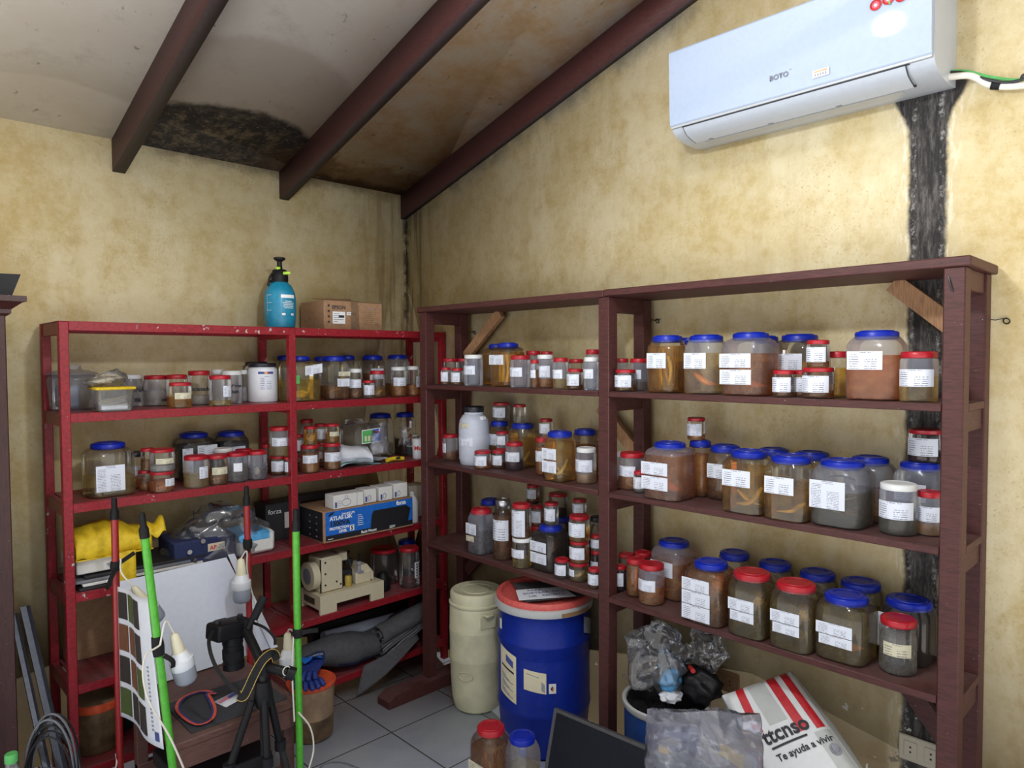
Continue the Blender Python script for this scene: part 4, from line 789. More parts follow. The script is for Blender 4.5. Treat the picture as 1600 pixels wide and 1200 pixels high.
    # contents
    if spec:
        b = B(); R_ = half*.66; m = 'sp_tan'
        F_ = max(fill, .3)*h*.9
        def P(a, rr, zz): return Vector((x+R_*rr*math.cos(a), y+R_*rr*math.sin(a), z+zz))
        a0 = ang+PI/2
        if spec == 'fold':
            for q in range(3): fish_mesh(b, [P(a0, .9, F_*.9), P(a0+.5, .7, F_*.35), P(ang+.3*q, .6, .02+.01*q), P(a0+PI-.4, .8, F_*.45), P(a0+PI, .6, F_*.95)], R_*.30, 'sp_gold')
        elif spec in ('fish', 'darkfish'):
            m = {'fish': 'sp_tan', 'darkfish': 'sp_dark'}[spec]
            if spec == 'darkfish' or k == 's': fish_mesh(b, [P(a0, .95, .045), P(a0+.4, .4, .030), P(ang, .5, .024), P(a0+PI, .95, .018)], R_*.30, 'sp_gold' if k == 's' and spec == 'fish' else m)
            if spec == 'darkfish': fish_mesh(b, [P(a0, .8, .05), P(ang+PI, .2, .04), P(a0+PI, .8, .028)], R_*.34, 'sp_tan')
            if spec == 'fish' and k != 's': fish_mesh(b, [P(a0+.3, .75, F_*.75), P(ang, .35, F_*.45), P(a0+PI, .75, .014)], R_*.42, 'sp_tan')
        elif spec == 'fish2':
            fish_mesh(b, [P(a0, .85, F_*.55), P(ang+.2, .6, F_*.25), P(a0+PI, .85, .022)], R_*.30, 'sp_pale' if sh == 'B' and key[0] == 'c' else 'sp_tan')
            fish_mesh(b, [P(a0+PI+.3, .8, F_*.5), P(ang, .3, .035), P(a0, .8, .02)], R_*.26, 'sp_gold')
        elif spec == 'lump': blob(b, P(0, 0, F_*.45), R_*.75, 'sp_brown', .4, (1, 1, .8 if k == 's' else 1.3))
        elif spec == 'sticks':
            for q in range(9): a = rnd.uniform(0, 6.28); b.tube([P(a, .9, rnd.uniform(.01, .05)), P(a+PI+rnd.uniform(-.6, .6), .9, rnd.uniform(.008, .03))], [.003, .0012], 'sp_pale' if q % 2 else 'sp_brown', 5)
        elif spec == 'shell': blob(b, P(ang, .45, F_*.38 if k == 's' else .035), R_*(.52 if k == 's' else .42), 'sp_pale', .25, (1, 1, 1.4))
        elif spec == 'vert':
            for q in range(10): a = q*.63; b.tube([P(a, .8, .02), P(a+.2, .85, F_*.5), P(a, .8, F_*.95)], .006, 'sp_gold', 6)
        elif spec == 'fishup': fish_mesh(b, [P(a0, .1, F_*1.0 if h > .1 else h*.7), P(ang, .3, h*.35), P(a0+PI, .1, .012)], R_*.42, 'sp_orange' if h > .1 else 'sp_pale', .5)
        elif spec == 'many':
            for q in range(11): a = q*.571+.3; fish_mesh(b, [P(a, .7, F_*(.95 if q % 2 else .8)), P(a+.35, .85, F_*.5), P(a+(.9 if q % 2 else .2), .55, .024)], R_*.24, ('sp_gold', 'sp_tan', 'sp_pale', 'sp_brown')[q % 4])
        elif spec == 'ofish':
            fish_mesh(b, [P(a0+PI, .95, F_*.55), P(ang, .55, F_*.30), P(a0, .95, .028)], R_*.52, 'sp_orange')
            if key == 'f4': blob(b, P(a0+PI-.3, .7, F_*.52), R_*.42, 'sp_orange', .3)
        elif spec == 'mass':
            for q in range(7): a = q*.9; blob(b, P(a, .62, F_*(.18+.11*q)), R_*.36, ('sp_brown', 'sp_tan', 'sp_orange' if key == 'g5' else 'sp_brown', 'sp_dark')[q % 4], .5)
        elif spec == 'dark':
            for q in range(6): a = q*1.1; fish_mesh(b, [P(a, .8, .02+.02*q), P(a+1.2, .5, .03+.02*q), P(a+2.2, .9, .05+.015*q)], R_*.13, 'sp_dark' if q % 2 else 'sp_pale')
            blob(b, P(a0, .4, .035), R_*.45, 'sp_brown', .3, (1.2, 1.2, .4))
        words = name.split()
        lab_ = ' '.join((SPN[spec]+' inside '+name).split()[:16])
        o = b.build('preserved_fish' if 'fish' in SPN[spec] else 'preserved_specimen', None, 50)
        tag(o, lab_, 'specimen', 'specimens preserved in jars')
    return root, fc
jar_roots = {}
for row in JARS: jar_roots[row[0]] = (row, *make_jar(*row))
def jar_text(key, lines, size, zf, m='ink', a0=-42):
    """handwriting bent round a jar"""
    row, root, fc = jar_roots[key]; x, y, z, s, h = row[2:7]
    b = B()
    for i, (tx, off) in enumerate(lines):
        t_ = B(); t_.text(tx, size, (0, 0, 0), (1, 0, 0), (0, 1, 0), m, bold=.0010); refine(t_.b)
        for v in t_.b.verts:
            a = fc+math.radians(a0+off)+v.co.x/s; zz = z+h*zf-i*size*1.25+v.co.y
            v.co = Vector((x+(s+.0022)*math.cos(a), y+(s+.0022)*math.sin(a), zz))
        b.merge(t_.b, m)
    b.build('handwriting', root, 0)
jar_text('r4', (('ALINA', 0), ('olites', 0)), .030, .46, a0=-38)
jar_text('r8', (('ocesado', 0),), .024, .42, a0=-56)
jar_text('r10', (('Veron', 0), (' iuin', 0)), .019, .50, a0=-20)
jar_text('r5', (('1485', 0),), .014, .16, a0=10)
row, root, fc = jar_roots['r12']
b = B(); b.box((row[2]-row[5]/2-.001, row[3]-row[5]/2-.003, row[4]+row[6]*.40), (row[2]-row[5]*.26, row[3]-row[5]/2-.001, row[4]+row[6]*.58), 'green_print'); b.build('green_tag', root)
# ================================================================== ON TOP OF THE RED RACK
T1 = 1.6362
r = thing('pressure_sprayer', 'teal pressure sprayer bottle with black pump head on the red rack', 'sprayer', (-.80, -.2, T1))
b = B(); b.lathe([(.045, 0), (.060, .006), (.065, .05), (.066, .12), (.062, .155), (.048, .185), (.030, .20), (.028, .205)], (-.80, -.2, T1), 'teal', 36)
b.build('bottle', r)
b = B(); b.lathe([(.033, .198), (.035, .205), (.035, .225), (.033, .232), (.030, .248), (.026, .252), (.012, .256), (.010, .285), (.012, .288), (.024, .296), (.025, .302), (.02, .305)], (-.80, -.2, T1), 'black_plastic', 24); b.build('pump_head', r)
b = B(); b.box((-.845, -.215, T1+.196), (-.828, -.185, T1+.205), 'black_plastic', .002); b.tube(spline([(-.832, -.2, T1+.235), (-.845, -.2, T1+.215), (-.853, -.2, T1+.18)]), .005, 'black_plastic', 8); b.build('trigger', r)
b = B(); b.tube([(-.80, -.232, T1+.235), (-.775, -.245, T1+.237)], .007, 'lime', 10); b.box((-.822, -.222, T1+.250), (-.806, -.206, T1+.262), 'lime', .002); b.build('valve_knob', r)
b = B()
def cyl_rect(b, cx, cy, z0, z1, rr, a0, a1, m):
    b.grid(lambda u, v: Vector((cx+rr*math.cos(a0+(a1-a0)*u), cy+rr*math.sin(a0+(a1-a0)*u), z0+(z1-z0)*v)), 10, 1, m)
A0 = math.atan2(-3.04+.2, -2.17+.8)
cyl_rect(b, -.8, -.2, T1+.128, T1+.142, .0665, A0+.05, A0+1.0, 'ink_white')
for i, w_ in enumerate((.5, .8, .7, .75, .6)): cyl_rect(b, -.8, -.2, T1+.113-i*.007, T1+.1155-i*.007, .0668, A0+.55-w_/2, A0+.55+w_/2, 'ink_white')
for i in range(3): cyl_rect(b, -.8, -.2, T1+.075+i*.032, T1+.0765+i*.032, .0668, A0-.9, A0-.55, 'ink_white')
cyl_rect(b, -.8, -.2, T1+.06, T1+.14, .0668, A0-.90, A0-.885, 'ink_white')
for q in (.1, .7): cyl_rect(b, -.8, -.2, T1+.055, T1+.064, .0668, A0+q, A0+q+.22, 'ink_white')
b.build('printing', r, 0)

r = thing('cardboard_box', 'brown cardboard printer box with EPSON lettering on top of the red rack', 'box', (-.46, -.14, T1))
x0, x1, y0, y1, z0, z1 = -.622, -.318, -.252, -.035, T1, T1+.130
b = B(); b.box((x0, y0, z0), (x1, y1, z1), 'cardboard', .003); b.build('carton', r)
b = B()
b.slab([(x0-.002, y0, z1), (x0+.15, y0, z1), (x0+.19, y0+.10, z1+.022), (x0+.0, y0+.105, z1+.014)], .003, 'cardboard')
b.slab([(x0+.14, y0+.02, z1+.001), (x0+.30, y0+.004, z1+.001), (x0+.30, y0+.10, z1+.010), (x0+.17, y0+.105, z1+.016)], .003, 'cardboard'); b.build('top_flap', r)
b = B(); yy = y0-.0012
def R_(b, a, c, e, f, m, y=None): b.quad([(a, y or yy, c), (e, y or yy, c), (e, y or yy, f), (a, y or yy, f)], m)
b.text('EPSON', .022, (x0+.040, yy, z0+.094), (1, 0, 0), (0, 0, 1), 'ink', bold=.0006)
R_(b, x0+.042, z0+.028, x0+.105, z0+.082, 'ink_white')
for i in range(5): R_(b, x0+.046, z0+.036+i*.009, x0+.046+(.02, .05, .035, .055, .03)[i], z0+.039+i*.009, 'ink_grey', yy-.0006)
R_(b, x0+.072, z0+.055, x0+.10, z0+.066, 'ink', yy-.0006)
R_(b, x0+.113, z0+.068, x0+.168, z0+.082, 'ink_white'); b.text('PrinterEco', .010, (x0+.118, yy-.0006, z0+.072), (1, 0, 0), (0, 0, 1), 'ink')
for i in range(4): R_(b, x0+.018, z0+.03+i*.024, x0+.028, z0+.04+i*.024, 'ink')
b.build('printing', r, 0); b = B()
for i in range(7): R_(b, x0+.20, z0+.03+i*.009, x0+.255, z0+.032+i*.009, 'cardboard_dark')
b.text('Impresora L3250', .009, (x0+.215, yy, z0+.10), (1, 0, 0), (0, 0, 1), 'ink_grey'); b.text('CE', .014, (x0+.265, yy, z0+.026), (1, 0, 0), (0, 0, 1), 'ink')
b.build('fine_printing', r, 0)
b = B(); b.quad([(x0+.135, yy-.0002, z0), (x0+.180, yy-.0002, z0), (x0+.172, yy-.0002, z1), (x0+.136, yy-.0002, z1)], 'cardboard_dark'); b.build('packing_tape', r, 0)

# ================================================================== RED RACK, TOP ROW NON-JARS
L2 = 1.325
r = thing('food_box', 'small clear food box with yellow lid full of pale strips', 'food box', (-1.477, -.292, L2))
b = B(); z1 = L2+.086
b.loft([ring_sq(-1.477, -.288, L2+z, h_, 1, .08, 32) for z, h_ in ((0, .050), (.004, .054), (.078, .060), (.082, .062))], 'clear_dusty', True, False); b.build('box_body', r)
b = B(); b.box((-1.541, -.352, z1-.010), (-1.413, -.224, z1), 'yellow_cloth', .004); b.build('lid', r)
b = B()
for i in range(14):
    a = rnd.uniform(-.04, .04); c = rnd.uniform(-.04, .04); b.tube([(-1.477-.042, -.288+a*.9, L2+.012+i*.002), (-1.477+.042, -.288+c, L2+.014+i*.003)], .004, 'sp_pale' if i % 3 else 'paper', 5, flat=.4)
b.box((-1.52, -.33, L2+.006), (-1.436, -.246, L2+.022), 'paper', .004); b.build('filling', r)
b = B()
def bagfn(u, v):
    a = 2*PI*u; k = math.sin(PI*max(.02, min(.98, v)))
    return Vector((-1.492+.074*math.cos(a)*(.55+.45*k)*(1 if v < .5 else .96), -.27+.062*math.sin(a)*(.5+.5*k), z1+.002+v*.045+.034*math.cos(a)*v*.5+.006*noise.noise(Vector((math.cos(a)*3, math.sin(a)*3, v*4)))))
b.grid(bagfn, 28, 8, 'clear_dusty', True); o = b.build('plastic_bag', None, 0)
tag(o, 'small clear plastic bag of dried pale bits lying on the yellow box lid', 'bag')
b = B()
for i in range(26):
    a = rnd.uniform(0, 6.28); q = rnd.uniform(0, .055); blob(b, (-1.492+q*1.0*math.cos(a), -.27+q*.6*math.sin(a), z1+.018+rnd.uniform(0, .012)+.012*math.cos(a)), .012, 'sp_pale' if i % 2 else 'paper_cream', .5, (1.4, .8, .5))
tag(b.build('dried_bits'), 'pale dried bits inside the bag on the yellow box lid', 'dried specimens', kind='stuff')

# ================================================================== RED RACK SECOND ROW, RIGHT BAY
L3 = 1.018
def crumple(b, fn, nu, nv, m, amp, fr=14, seed=0):
    def g(u, v):
        p = fn(u, v); q = Vector(p)*fr+Vector((seed, seed*2, 0))
        return Vector(p)+Vector((noise.noise(q), noise.noise(q+Vector((9, 1, 0))), noise.noise(q+Vector((2, 7, 5)))))*amp
    b.grid(g, nu, nv, m)
b = B(); crumple(b, lambda u, v: (-.585+.225*u, -.315+.16*v+.02*u, L3+.010+.012*math.sin(u*5+v*3)), 18, 12, 'paper_cyan', .006, 20); tag(b.build('paper_sheet', None, 0), 'turquoise paper sheet under white papers on the second red shelf', 'paper')
for i, (dx, dz, lab) in enumerate(((0, .012, 'lower white paper sheet lying above the turquoise sheet'), (.03, .020, 'upper white paper sheet with a curled edge beside the yellow roll'))):
    b = B(); crumple(b, lambda u, v: (-.590+dx+.24*u, -.30+.17*v, L3+.012+dz+.010*math.sin(u*4+i)), 18, 12, 'paper', .006, 17, i*5); tag(b.build('paper_sheet', None, 0), lab, 'paper')
b = B(); crumple(b, lambda u, v: (-.545+.17*u-.03*math.sin(v*3), -.235+.06*math.cos(v*PI*1.6), L3+.058+.040*math.sin(v*PI*1.6)-.02*u), 16, 18, 'paper', .010, 24, 3)
tag(b.build('crumpled_paper', None, 0), 'crumpled white paper roll lying on the stack of sheets', 'paper')
b = B(); crumple(b, lambda u, v: (-.345+.05*math.cos(u*2*PI)*(1-.25*v), -.255+.032*math.sin(u*2*PI)*(1-.2*v), L3+.045+.125*v+(.02*math.cos(u*2*PI) if v > .9 else 0)), 24, 12, 'film_milky', .012, 26, 8)
tag(b.build('plastic_bag', None, 0), 'white crumpled plastic bag standing behind the loose papers', 'bag')
b = B(); crumple(b, lambda u, v: (-.165+.035*math.cos(u*2*PI), -.215+.03*math.sin(u*2*PI), L3+.06+.09*v), 20, 10, 'film', .014, 30, 4)
tag(b.build('plastic_bag', None, 0), 'thin greenish plastic bag crumpled behind the white mug', 'bag')
# sticker on the empty clear container
row, root, fc = jar_roots['q5']; fx, fy = row[2], row[3]-row[5]/2-.002
b = B(); sx0, sz0 = fx-.045, L3+.098
b.quad([(sx0, fy, sz0-.004), (sx0+.105, fy, sz0), (sx0+.105, fy, sz0+.066), (sx0, fy, sz0+.060)], 'ink_white')
b.quad([(sx0+.003, fy-.0006, sz0), (sx0+.055, fy-.0006, sz0+.002), (sx0+.055, fy-.0006, sz0+.060), (sx0+.003, fy-.0006, sz0+.056)], 'green_print')
b.quad([(sx0+.055, fy-.0006, sz0+.002), (sx0+.102, fy-.0006, sz0+.004), (sx0+.102, fy-.0006, sz0+.062), (sx0+.055, fy-.0006, sz0+.060)], 'blue_print')
for i in range(3): b.quad([(sx0+.014+.018*i, fy-.001, sz0+.008), (sx0+.026+.018*i, fy-.001, sz0+.008), (sx0+.026+.018*i, fy-.001, sz0+.032), (sx0+.014+.018*i, fy-.001, sz0+.032)], 'paper_cream')
b.quad([(sx0+.06, fy-.001, sz0+.040), (sx0+.095, fy-.001, sz0+.042), (sx0+.095, fy-.001, sz0+.055), (sx0+.06, fy-.001, sz0+.052)], 'ink_red')
b.build('sticker', root, 0)
b = B(); b.tube(spline([(-.335, -.30, L3+.012), (-.29, -.295, L3+.016), (-.24, -.30, L3+.012)]), .010, 'yellow_cloth', 10); b.tube(spline([(-.31, -.285, L3+.010), (-.265, -.31, L3+.020)]), .006, 'black_plastic', 8)
tag(b.build('cutter_knife'), 'yellow and black cutter knife on the shelf left of the mug', 'knife')
r = thing('mug', 'white mug with red lettering near the brown rack post', 'mug', (-.135, -.285, L3)); mx, my = -.135, -.285
b = B(); b.lathe([(.030, 0), (.033, .004), (.034, .09), (.034, .097), (.031, .097), (.030, .01)], (mx, my, L3), 'white_plastic', 32, True, True); b.build('cup', r)
t_ = B(); t_.text('Mun', .028, (0, 0, 0), (1, 0, 0), (0, 1, 0), 'ink_red', bold=.001); refine(t_.b); am = math.atan2(CAM_POS.y-my, CAM_POS.x-mx)
for v in t_.b.verts: a = am+math.radians(-42)+v.co.x/.034; v.co = Vector((mx+(.0362)*math.cos(a), my+(.0362)*math.sin(a), L3+.045+v.co.y))
t_.build('lettering', r, 0)
for (bx_, by_, bz_, w_, h_, lb) in ((-.085, -.165, L3, .075, .055, 'lower clear round box with white lid beside the mug'), (-.085, -.165, L3+.056, .066, .05, 'upper clear round box with white lid beside the mug')):
    r = thing('clear_box', lb, 'box', (bx_, by_, bz_)); b = B(); b.lathe([(w_*.46, 0), (w_*.5, .003), (w_*.5, h_-.008)], (bx_, by_, bz_), 'clear_dusty', 24, True, False); b.build('box_body', r)
    b = B(); b.lathe([(w_*.52, h_-.009), (w_*.52, h_-.001), (w_*.49, h_)], (bx_, by_, bz_), 'lid_white', 24); b.build('lid', r)

# ================================================================== RED RACK THIRD ROW
L4 = .712
# left bay
r = thing('document_box', 'white flat cardboard box under the yellow raincoat', 'box', (-1.53, -.2, L4+.05)); b = B()
b.box((-1.602, -.30, L4+.052), (-1.415, -.07, L4+.105), 'card_white', .003); b.build('box_body', r)
b = B(); b.tube([(-1.50, -.3012, L4+.075), (-1.50, -.3016, L4+.0755)], .010, 'ink_grey', 16); b.build('hand_hole', r)
for i in range(4):
    b = B(); dx = (.0, .012, -.01, .02)[i]; b.box((-1.60+dx, -.325+.004*i, L4+.001+.012*i), (-1.21+dx*2, -.08, L4+.011+.012*i), ('dark_box', 'card_white', 'cable_grey', 'dark_box')[i], .002)
    tag(b.build('folder'), ('bottom black folder of the pile on the third red shelf', 'grey white folder above the bottom black folder', 'grey folder second from top of the pile under the white box', 'topmost black folder of the pile under the white box')[i], 'folder', 'folders piled on the third red shelf')
b = B()
def coat(u, v):
    a = PI*v; top = .088+.020*math.sin(3.1*u+.5); x = -1.607+.245*u
    return Vector((x, -.22-.105*math.cos(a)*(1-.15*u), L4+.108+max(0, math.sin(a))**.55*top*(1-.18*abs(u-.45)*2)+.004*noise.noise(Vector((u*7, v*5, 0)))*3))
b.grid(coat, 30, 20, 'yellow_cloth'); b.grid(lambda u, v: Vector((-1.607+.245*u, -.325+.21*v, L4+.107)), 4, 4, 'yellow_cloth')
b.grid(lambda u, v: Vector((-1.375+.065*u+.01*v, -.30+.15*v, L4+.110+.085*math.sin(PI*min(1, v+.15))*(.8+.3*u)+.01*math.sin(9*u))), 10, 10, 'yellow_cloth')
b.grid(lambda u, v: Vector((-1.490+.065*u, -.337-.004*math.sin(u*6), L4-.012+.128*v)), 6, 6, 'yellow_cloth')
o = b.build('folded_raincoat', None, 60); m_ = o.modifiers.new('s', 'SOLIDIFY'); m_.thickness = .003; tag(o, 'folded yellow raincoat lying on the white box, left bay', 'raincoat')
# blue instrument box and sheets inside a large clear bag
r = thing('instrument_case', 'dark blue case with AP sticker inside the clear bag', 'case', (-1.13, -.22, L4+.02)); b = B()
b.box((-1.285, -.312, L4+.012), (-1.055, -.12, L4+.105), 'navy', .006); b.build('case_body', r)
b = B(); b.quad([(-1.165, -.3135, L4+.052), (-1.10, -.3135, L4+.052), (-1.10, -.3135, L4+.082), (-1.165, -.3135, L4+.082)], 'sp_pale'); b.text('AP', .022, (-1.158, -.3142, L4+.058), (1, 0, 0), (0, 0, 1), 'ink_red', bold=.0006)
for i in range(3): b.quad([(-1.125, -.3142, L4+.060+i*.006), (-1.105, -.3142, L4+.060+i*.006), (-1.105, -.3142, L4+.062+i*.006), (-1.125, -.3142, L4+.062+i*.006)], 'ink_grey')
b.build('sticker', r, 0)
for (kx, kz) in ((-1.185, .098), (-1.235, .066), (-1.215, .03)):
    b = B(); b.tube([(kx, -.311, L4+kz), (kx, -.322, L4+kz)], .009, 'steel', 12); b.build('metal_knob', r)
b = B(); b.box((-1.05, -.31, L4+.004), (-.89, -.14, L4+.092), 'card_white', .012); b.box((-1.048, -.312, L4+.05), (-.905, -.14, L4+.094), 'sky_blue', .012)
tag(b.build('blue_white_carton'), 'blue and white carton beside the dark blue case inside the clear bag', 'box')
b = B()
def bag2(u, v):
    a = 2*PI*u; rx = .225*(1-.5*v**2.2); ry = .118*(1-.45*v**2)
    p = Vector((-1.085+rx*math.cos(a)+.02*v, -.205+ry*math.sin(a), L4+.010+.205*v*(1-.22*math.cos(a)**2)))
    q = p*16; k = .020*(.3+v); p = p+Vector((noise.noise(p*45), noise.noise(p*41+Vector((3, 0, 0))), noise.noise(p*38)))*.006; return p+Vector((noise.noise(q), noise.noise(q+Vector((5, 0, 0))), noise.noise(q+Vector((0, 5, 0)))*.6))*k
b.grid(bag2, 96, 40, 'film', True); top = [bag2(i/96, 1) for i in range(96)]; b.face([b.b.verts.new(p) for p in top], 'film')
tag(b.build('plastic_bag', None, 0), 'large clear plastic bag wrapped round the blue case, third red shelf', 'bag')
# right bay: carton of a backup supply
r = thing('backup_supply_box', 'long blue and black carton reading ATLAS LSK 1500VA on third shelf', 'box', (-.45, -.25, L4)); ex, ez = (-.695, -.225), (L4+.001, L4+.138); ey = (-.352, -.115)
b = B(); b.box((ex[0], ey[0], ez[0]), (ex[1], ey[1], ez[1]), 'cardboard', .002); b.build('carton', r)
b = B(); yy = ey[0]-.001
def Q(x0, z0, x1, z1, m, d=0): b.quad([(x0, yy-d, z0), (x1, yy-d, z0), (x1, yy-d, z1), (x0, yy-d, z1)], m)
X0, Z0 = ex[0], ez[0]; W, H_ = ex[1]-ex[0], ez[1]-ez[0]
Q(X0+.010, Z0+.008, X0+W-.004, Z0+H_-.004, 'blue_print'); b.quad([(X0+.010, yy-.0004, Z0+.008), (X0+W-.004, yy-.0004, Z0+.008), (X0+W-.004, yy-.0004, Z0+.030), (X0+.010, yy-.0004, Z0+.030)], 'black_print')
b.quad([(X0+.235, yy-.0008, Z0+.03), (X0+W-.03, yy-.0008, Z0+.03), (X0+W-.015, yy-.0008, Z0+.085), (X0+.24, yy-.0008, Z0+.085)], 'black_print')
b.quad([(X0+.24, yy-.0012, Z0+.085), (X0+W-.015, yy-.0012, Z0+.085), (X0+W-.04, yy-.0012, Z0+.105), (X0+.25, yy-.0012, Z0+.105)], 'dark_metal')
X_ = (1, 0, 0); Z_ = (0, 0, 1)
b.text('ON-LINE UPS', .011, (X0+.088, yy-.001, Z0+.112), X_, Z_, 'ink_white', bold=.0004); b.text('ATLAS LSK', .023, (X0+.03, yy-.001, Z0+.094), X_, Z_, 'ink_white', bold=.001)
b.text('1500VA', .030, (X0+.03, yy-.001, Z0+.068), X_, Z_, 'black_print', bold=.0012); b.text('PROTECTION', .0155, (X0+.028, yy-.001, Z0+.052), X_, Z_, 'ink_white', bold=.0008)
b.text('LEVEL', .0155, (X0+.074, yy-.001, Z0+.036), X_, Z_, 'ink_white', bold=.0008); Q(X0+.128, Z0+.035, X0+.150, Z0+.060, 'ink_white', .0008); b.text('5', .024, (X0+.132, yy-.0014, Z0+.039), X_, Z_, 'black_print', bold=.001)
b.text('Rack Mount', .0165, (X0+.185, yy-.001, Z0+.013), X_, Z_, 'ink_white', bold=.0006); b.text('220V', .015, (X0+.335, yy-.0014, Z0+.012), X_, Z_, 'ink_white', bold=.0004)
b.text('forza', .026, (X0+.375, yy-.001, Z0+.112), X_, Z_, 'ink_white', bold=.0012)
for i in range(6): Q(X0+.168, Z0+.052+i*.009, X0+.168+(.028, .03, .024, .03, .026, .02)[i], Z0+.0545+i*.009, 'ink_white', .001)
b.quad([(X0+.022, yy-.001, Z0+.112), (X0+.045, yy-.001, Z0+.120), (X0+.055, yy-.001, Z0+.132), (X0+.030, yy-.001, Z0+.126)], 'black_print')
Q(X0+.02, Z0+.013, X0+.045, Z0+.016, 'ink_white', .001)
b.build('printing', r, 0); b = B()
xs_ = ex[0]-.001; b.quad([(xs_, ey[1]-.008, Z0+.006), (xs_, ey[0]+.006, Z0+.006), (xs_, ey[0]+.006, Z0+H_-.004), (xs_, ey[1]-.008, Z0+H_-.004)], 'black_print')
for i in range(4):
    for j in range(2): yq = ey[0]+.05+j*.06; b.quad([(xs_-.0006, yq+.012, Z0+.02+i*.028), (xs_-.0006, yq, Z0+.02+i*.028), (xs_-.0006, yq, Z0+.026+i*.028), (xs_-.0006, yq+.012, Z0+.026+i*.028)], 'ink_grey')
b.build('side_printing', r, 0)
r = thing('black_carton', 'black carton standing behind the middle post of the red rack', 'box', (-.8, -.12, L4)); b = B(); b.box((-.86, -.155, L4+.001), (-.70, -.045, L4+.165), 'dark_box', .002); b.build('carton', r)
b = B(); b.text('forza', .03, (-.85, -.1565, L4+.12), X_, Z_, 'ink_white'); b.build('printing', r, 0); b = B(); b.quad([(-.775, -.1565, L4+.05), (-.745, -.1565, L4+.05), (-.745, -.1565, L4+.12), (-.775, -.1565, L4+.12)], 'card_white'); b.build('paper_label', r, 0)
b = B(); b.box((-.70, -.110, L4+.145), (-.30, -.045, L4+.172), 'dark_box', .002); tag(b.build('black_carton'), 'flat black carton lying behind the small white bulb boxes', 'box')
WB = L4+.1395
for i, (x0, w_, d_, h_, yw, lb) in enumerate(((-.640, .150, .075, .060, -.345, 'largest white bulb box with a drawn bulb, left end of its row'), (-.478, .065, .075, .062, -.330, 'narrow white bulb box second from left on the blue carton'), (-.400, .072, .085, .063, -.335, 'white bulb box third from left on the blue carton'), (-.318, .078, .085, .068, -.330, 'white bulb box at the right end on the blue carton'))):
    r = thing('bulb_box', lb, 'box', (x0+w_/2, yw+d_/2, WB), 'white bulb boxes on the blue carton'); b = B(); b.box((x0, yw, WB), (x0+w_, yw+d_, WB+h_), 'card_white', .0015); b.build('carton', r)
    b = B(); yq = yw-.0008; b.quad([(x0+.006, yq, WB+.006), (x0+.016, yq, WB+.006), (x0+.016, yq, WB+.03), (x0+.006, yq, WB+.03)], 'ink_blue')
    if i == 0:
        b.tube([(x0+.062+.022*math.cos(a), yq, WB+.024+.015*math.sin(a)) for a in [2*PI*q/20 for q in range(21)]], .0012, 'ink_grey', 4)
        b.tube([(x0+.055, yq, WB+.036), (x0+.057, yq, WB+.052), (x0+.068, yq, WB+.052), (x0+.070, yq, WB+.036)], .0012, 'ink_grey', 4)
        b.quad([(x0+.115, yq, WB), (x0+.117, yq, WB), (x0+.117, yq, WB+h_), (x0+.115, yq, WB+h_)], 'ink_grey')
        for q in range(3): b.quad([(x0+.02, yq, WB+.012+q*.01), (x0+.035, yq, WB+.012+q*.01), (x0+.035, yq, WB+.014+q*.01), (x0+.02, yq, WB+.014+q*.01)], 'ink_grey')
    else: b.tube([(x0+.028+.008*math.cos(a), yq, WB+.022+.012*math.sin(a)) for a in [2*PI*q/12 for q in range(13)]], .001, 'ink_blue', 4)
    b.build('printing', r, 0)
# tins/box behind the brown post on that shelf
b = B(); b.box((-.150, -.22, L4+.001), (-.035, -.12, L4+.16), 'plate', .003)
tag(b.build('grey_carton'), 'tall grey carton with print at the right end of third red shelf', 'box')
b = B(); b.lathe([(.028, 0), (.03, .004), (.03, .10), (.022, .12), (.012, .13), (.012, .15)], (-.185, -.29, L4+.001), 'white_plastic', 20); tag(b.build('plastic_bottle'), 'white bottle hidden between blue carton and brown rack post', 'bottle')

# ================================================================== RED RACK FOURTH ROW
L5 = .395
b = B(); b.box((-1.60, -.11, L5+.001), (-1.15, -.045, L5+.24), 'cardboard', .003); tag(b.build('cardboard_box'), 'large plain cardboard box at the back of the fourth red shelf', 'box')
b = B(); b.box((-1.10, -.12, L5+.001), (-.86, -.045, L5+.24), 'cardboard_dark', .003); tag(b.build('cardboard_box'), 'dark cardboard box behind the white backdrop board', 'box')
# sewing machine like overlock
r = thing('sewing_machine', 'old cream overlock sewing machine on a footed base, low red shelf', 'sewing machine', (-.53, -.22, L5)); mx0, mx1, my0, my1 = -.70, -.375, -.325, -.15
b = B(); pf = [(mx0, L5), (mx0+.075, L5), (mx0+.085, L5+.035), (mx1-.075, L5+.035), (mx1-.065, L5), (mx1, L5), (mx1, L5+.082), (mx0, L5+.082)]
for yq in (my0, my1-.012):
    for (a_, c_, e_, f_) in ((mx0, mx0+.08, 0, .082), (mx0+.08, mx1-.07, .035, .082), (mx1-.07, mx1, 0, .082)): b.box((a_, yq, L5+e_), (c_, yq+.012, L5+f_), 'machine')
b.box((mx0+.001, my0+.011, L5+.060), (mx1-.001, my1-.011, L5+.0812), 'machine'); b.box((mx0+.0005, my0+.011, L5+.020), (mx0+.010, my1-.011, L5+.081), 'machine'); b.build('base', r, 20)
b = B(); b.box((mx0-.0006, my0+.05, L5+.034), (mx0+.001, my1-.03, L5+.062), 'sp_dark'); b.build('side_opening', r)
b = B(); b.box((-.675, -.285, L5+.08), (-.565, -.175, L5+.235), 'machine', .006); b.box((-.585, -.26, L5+.195), (-.525, -.19, L5+.235), 'machine', .004); b.build('arm_body', r)
b = B(); b.box((-.672, -.290, L5+.085), (-.570, -.2855, L5+.225), 'machine', .002)
b.build('cover_plate', r)
b = B()
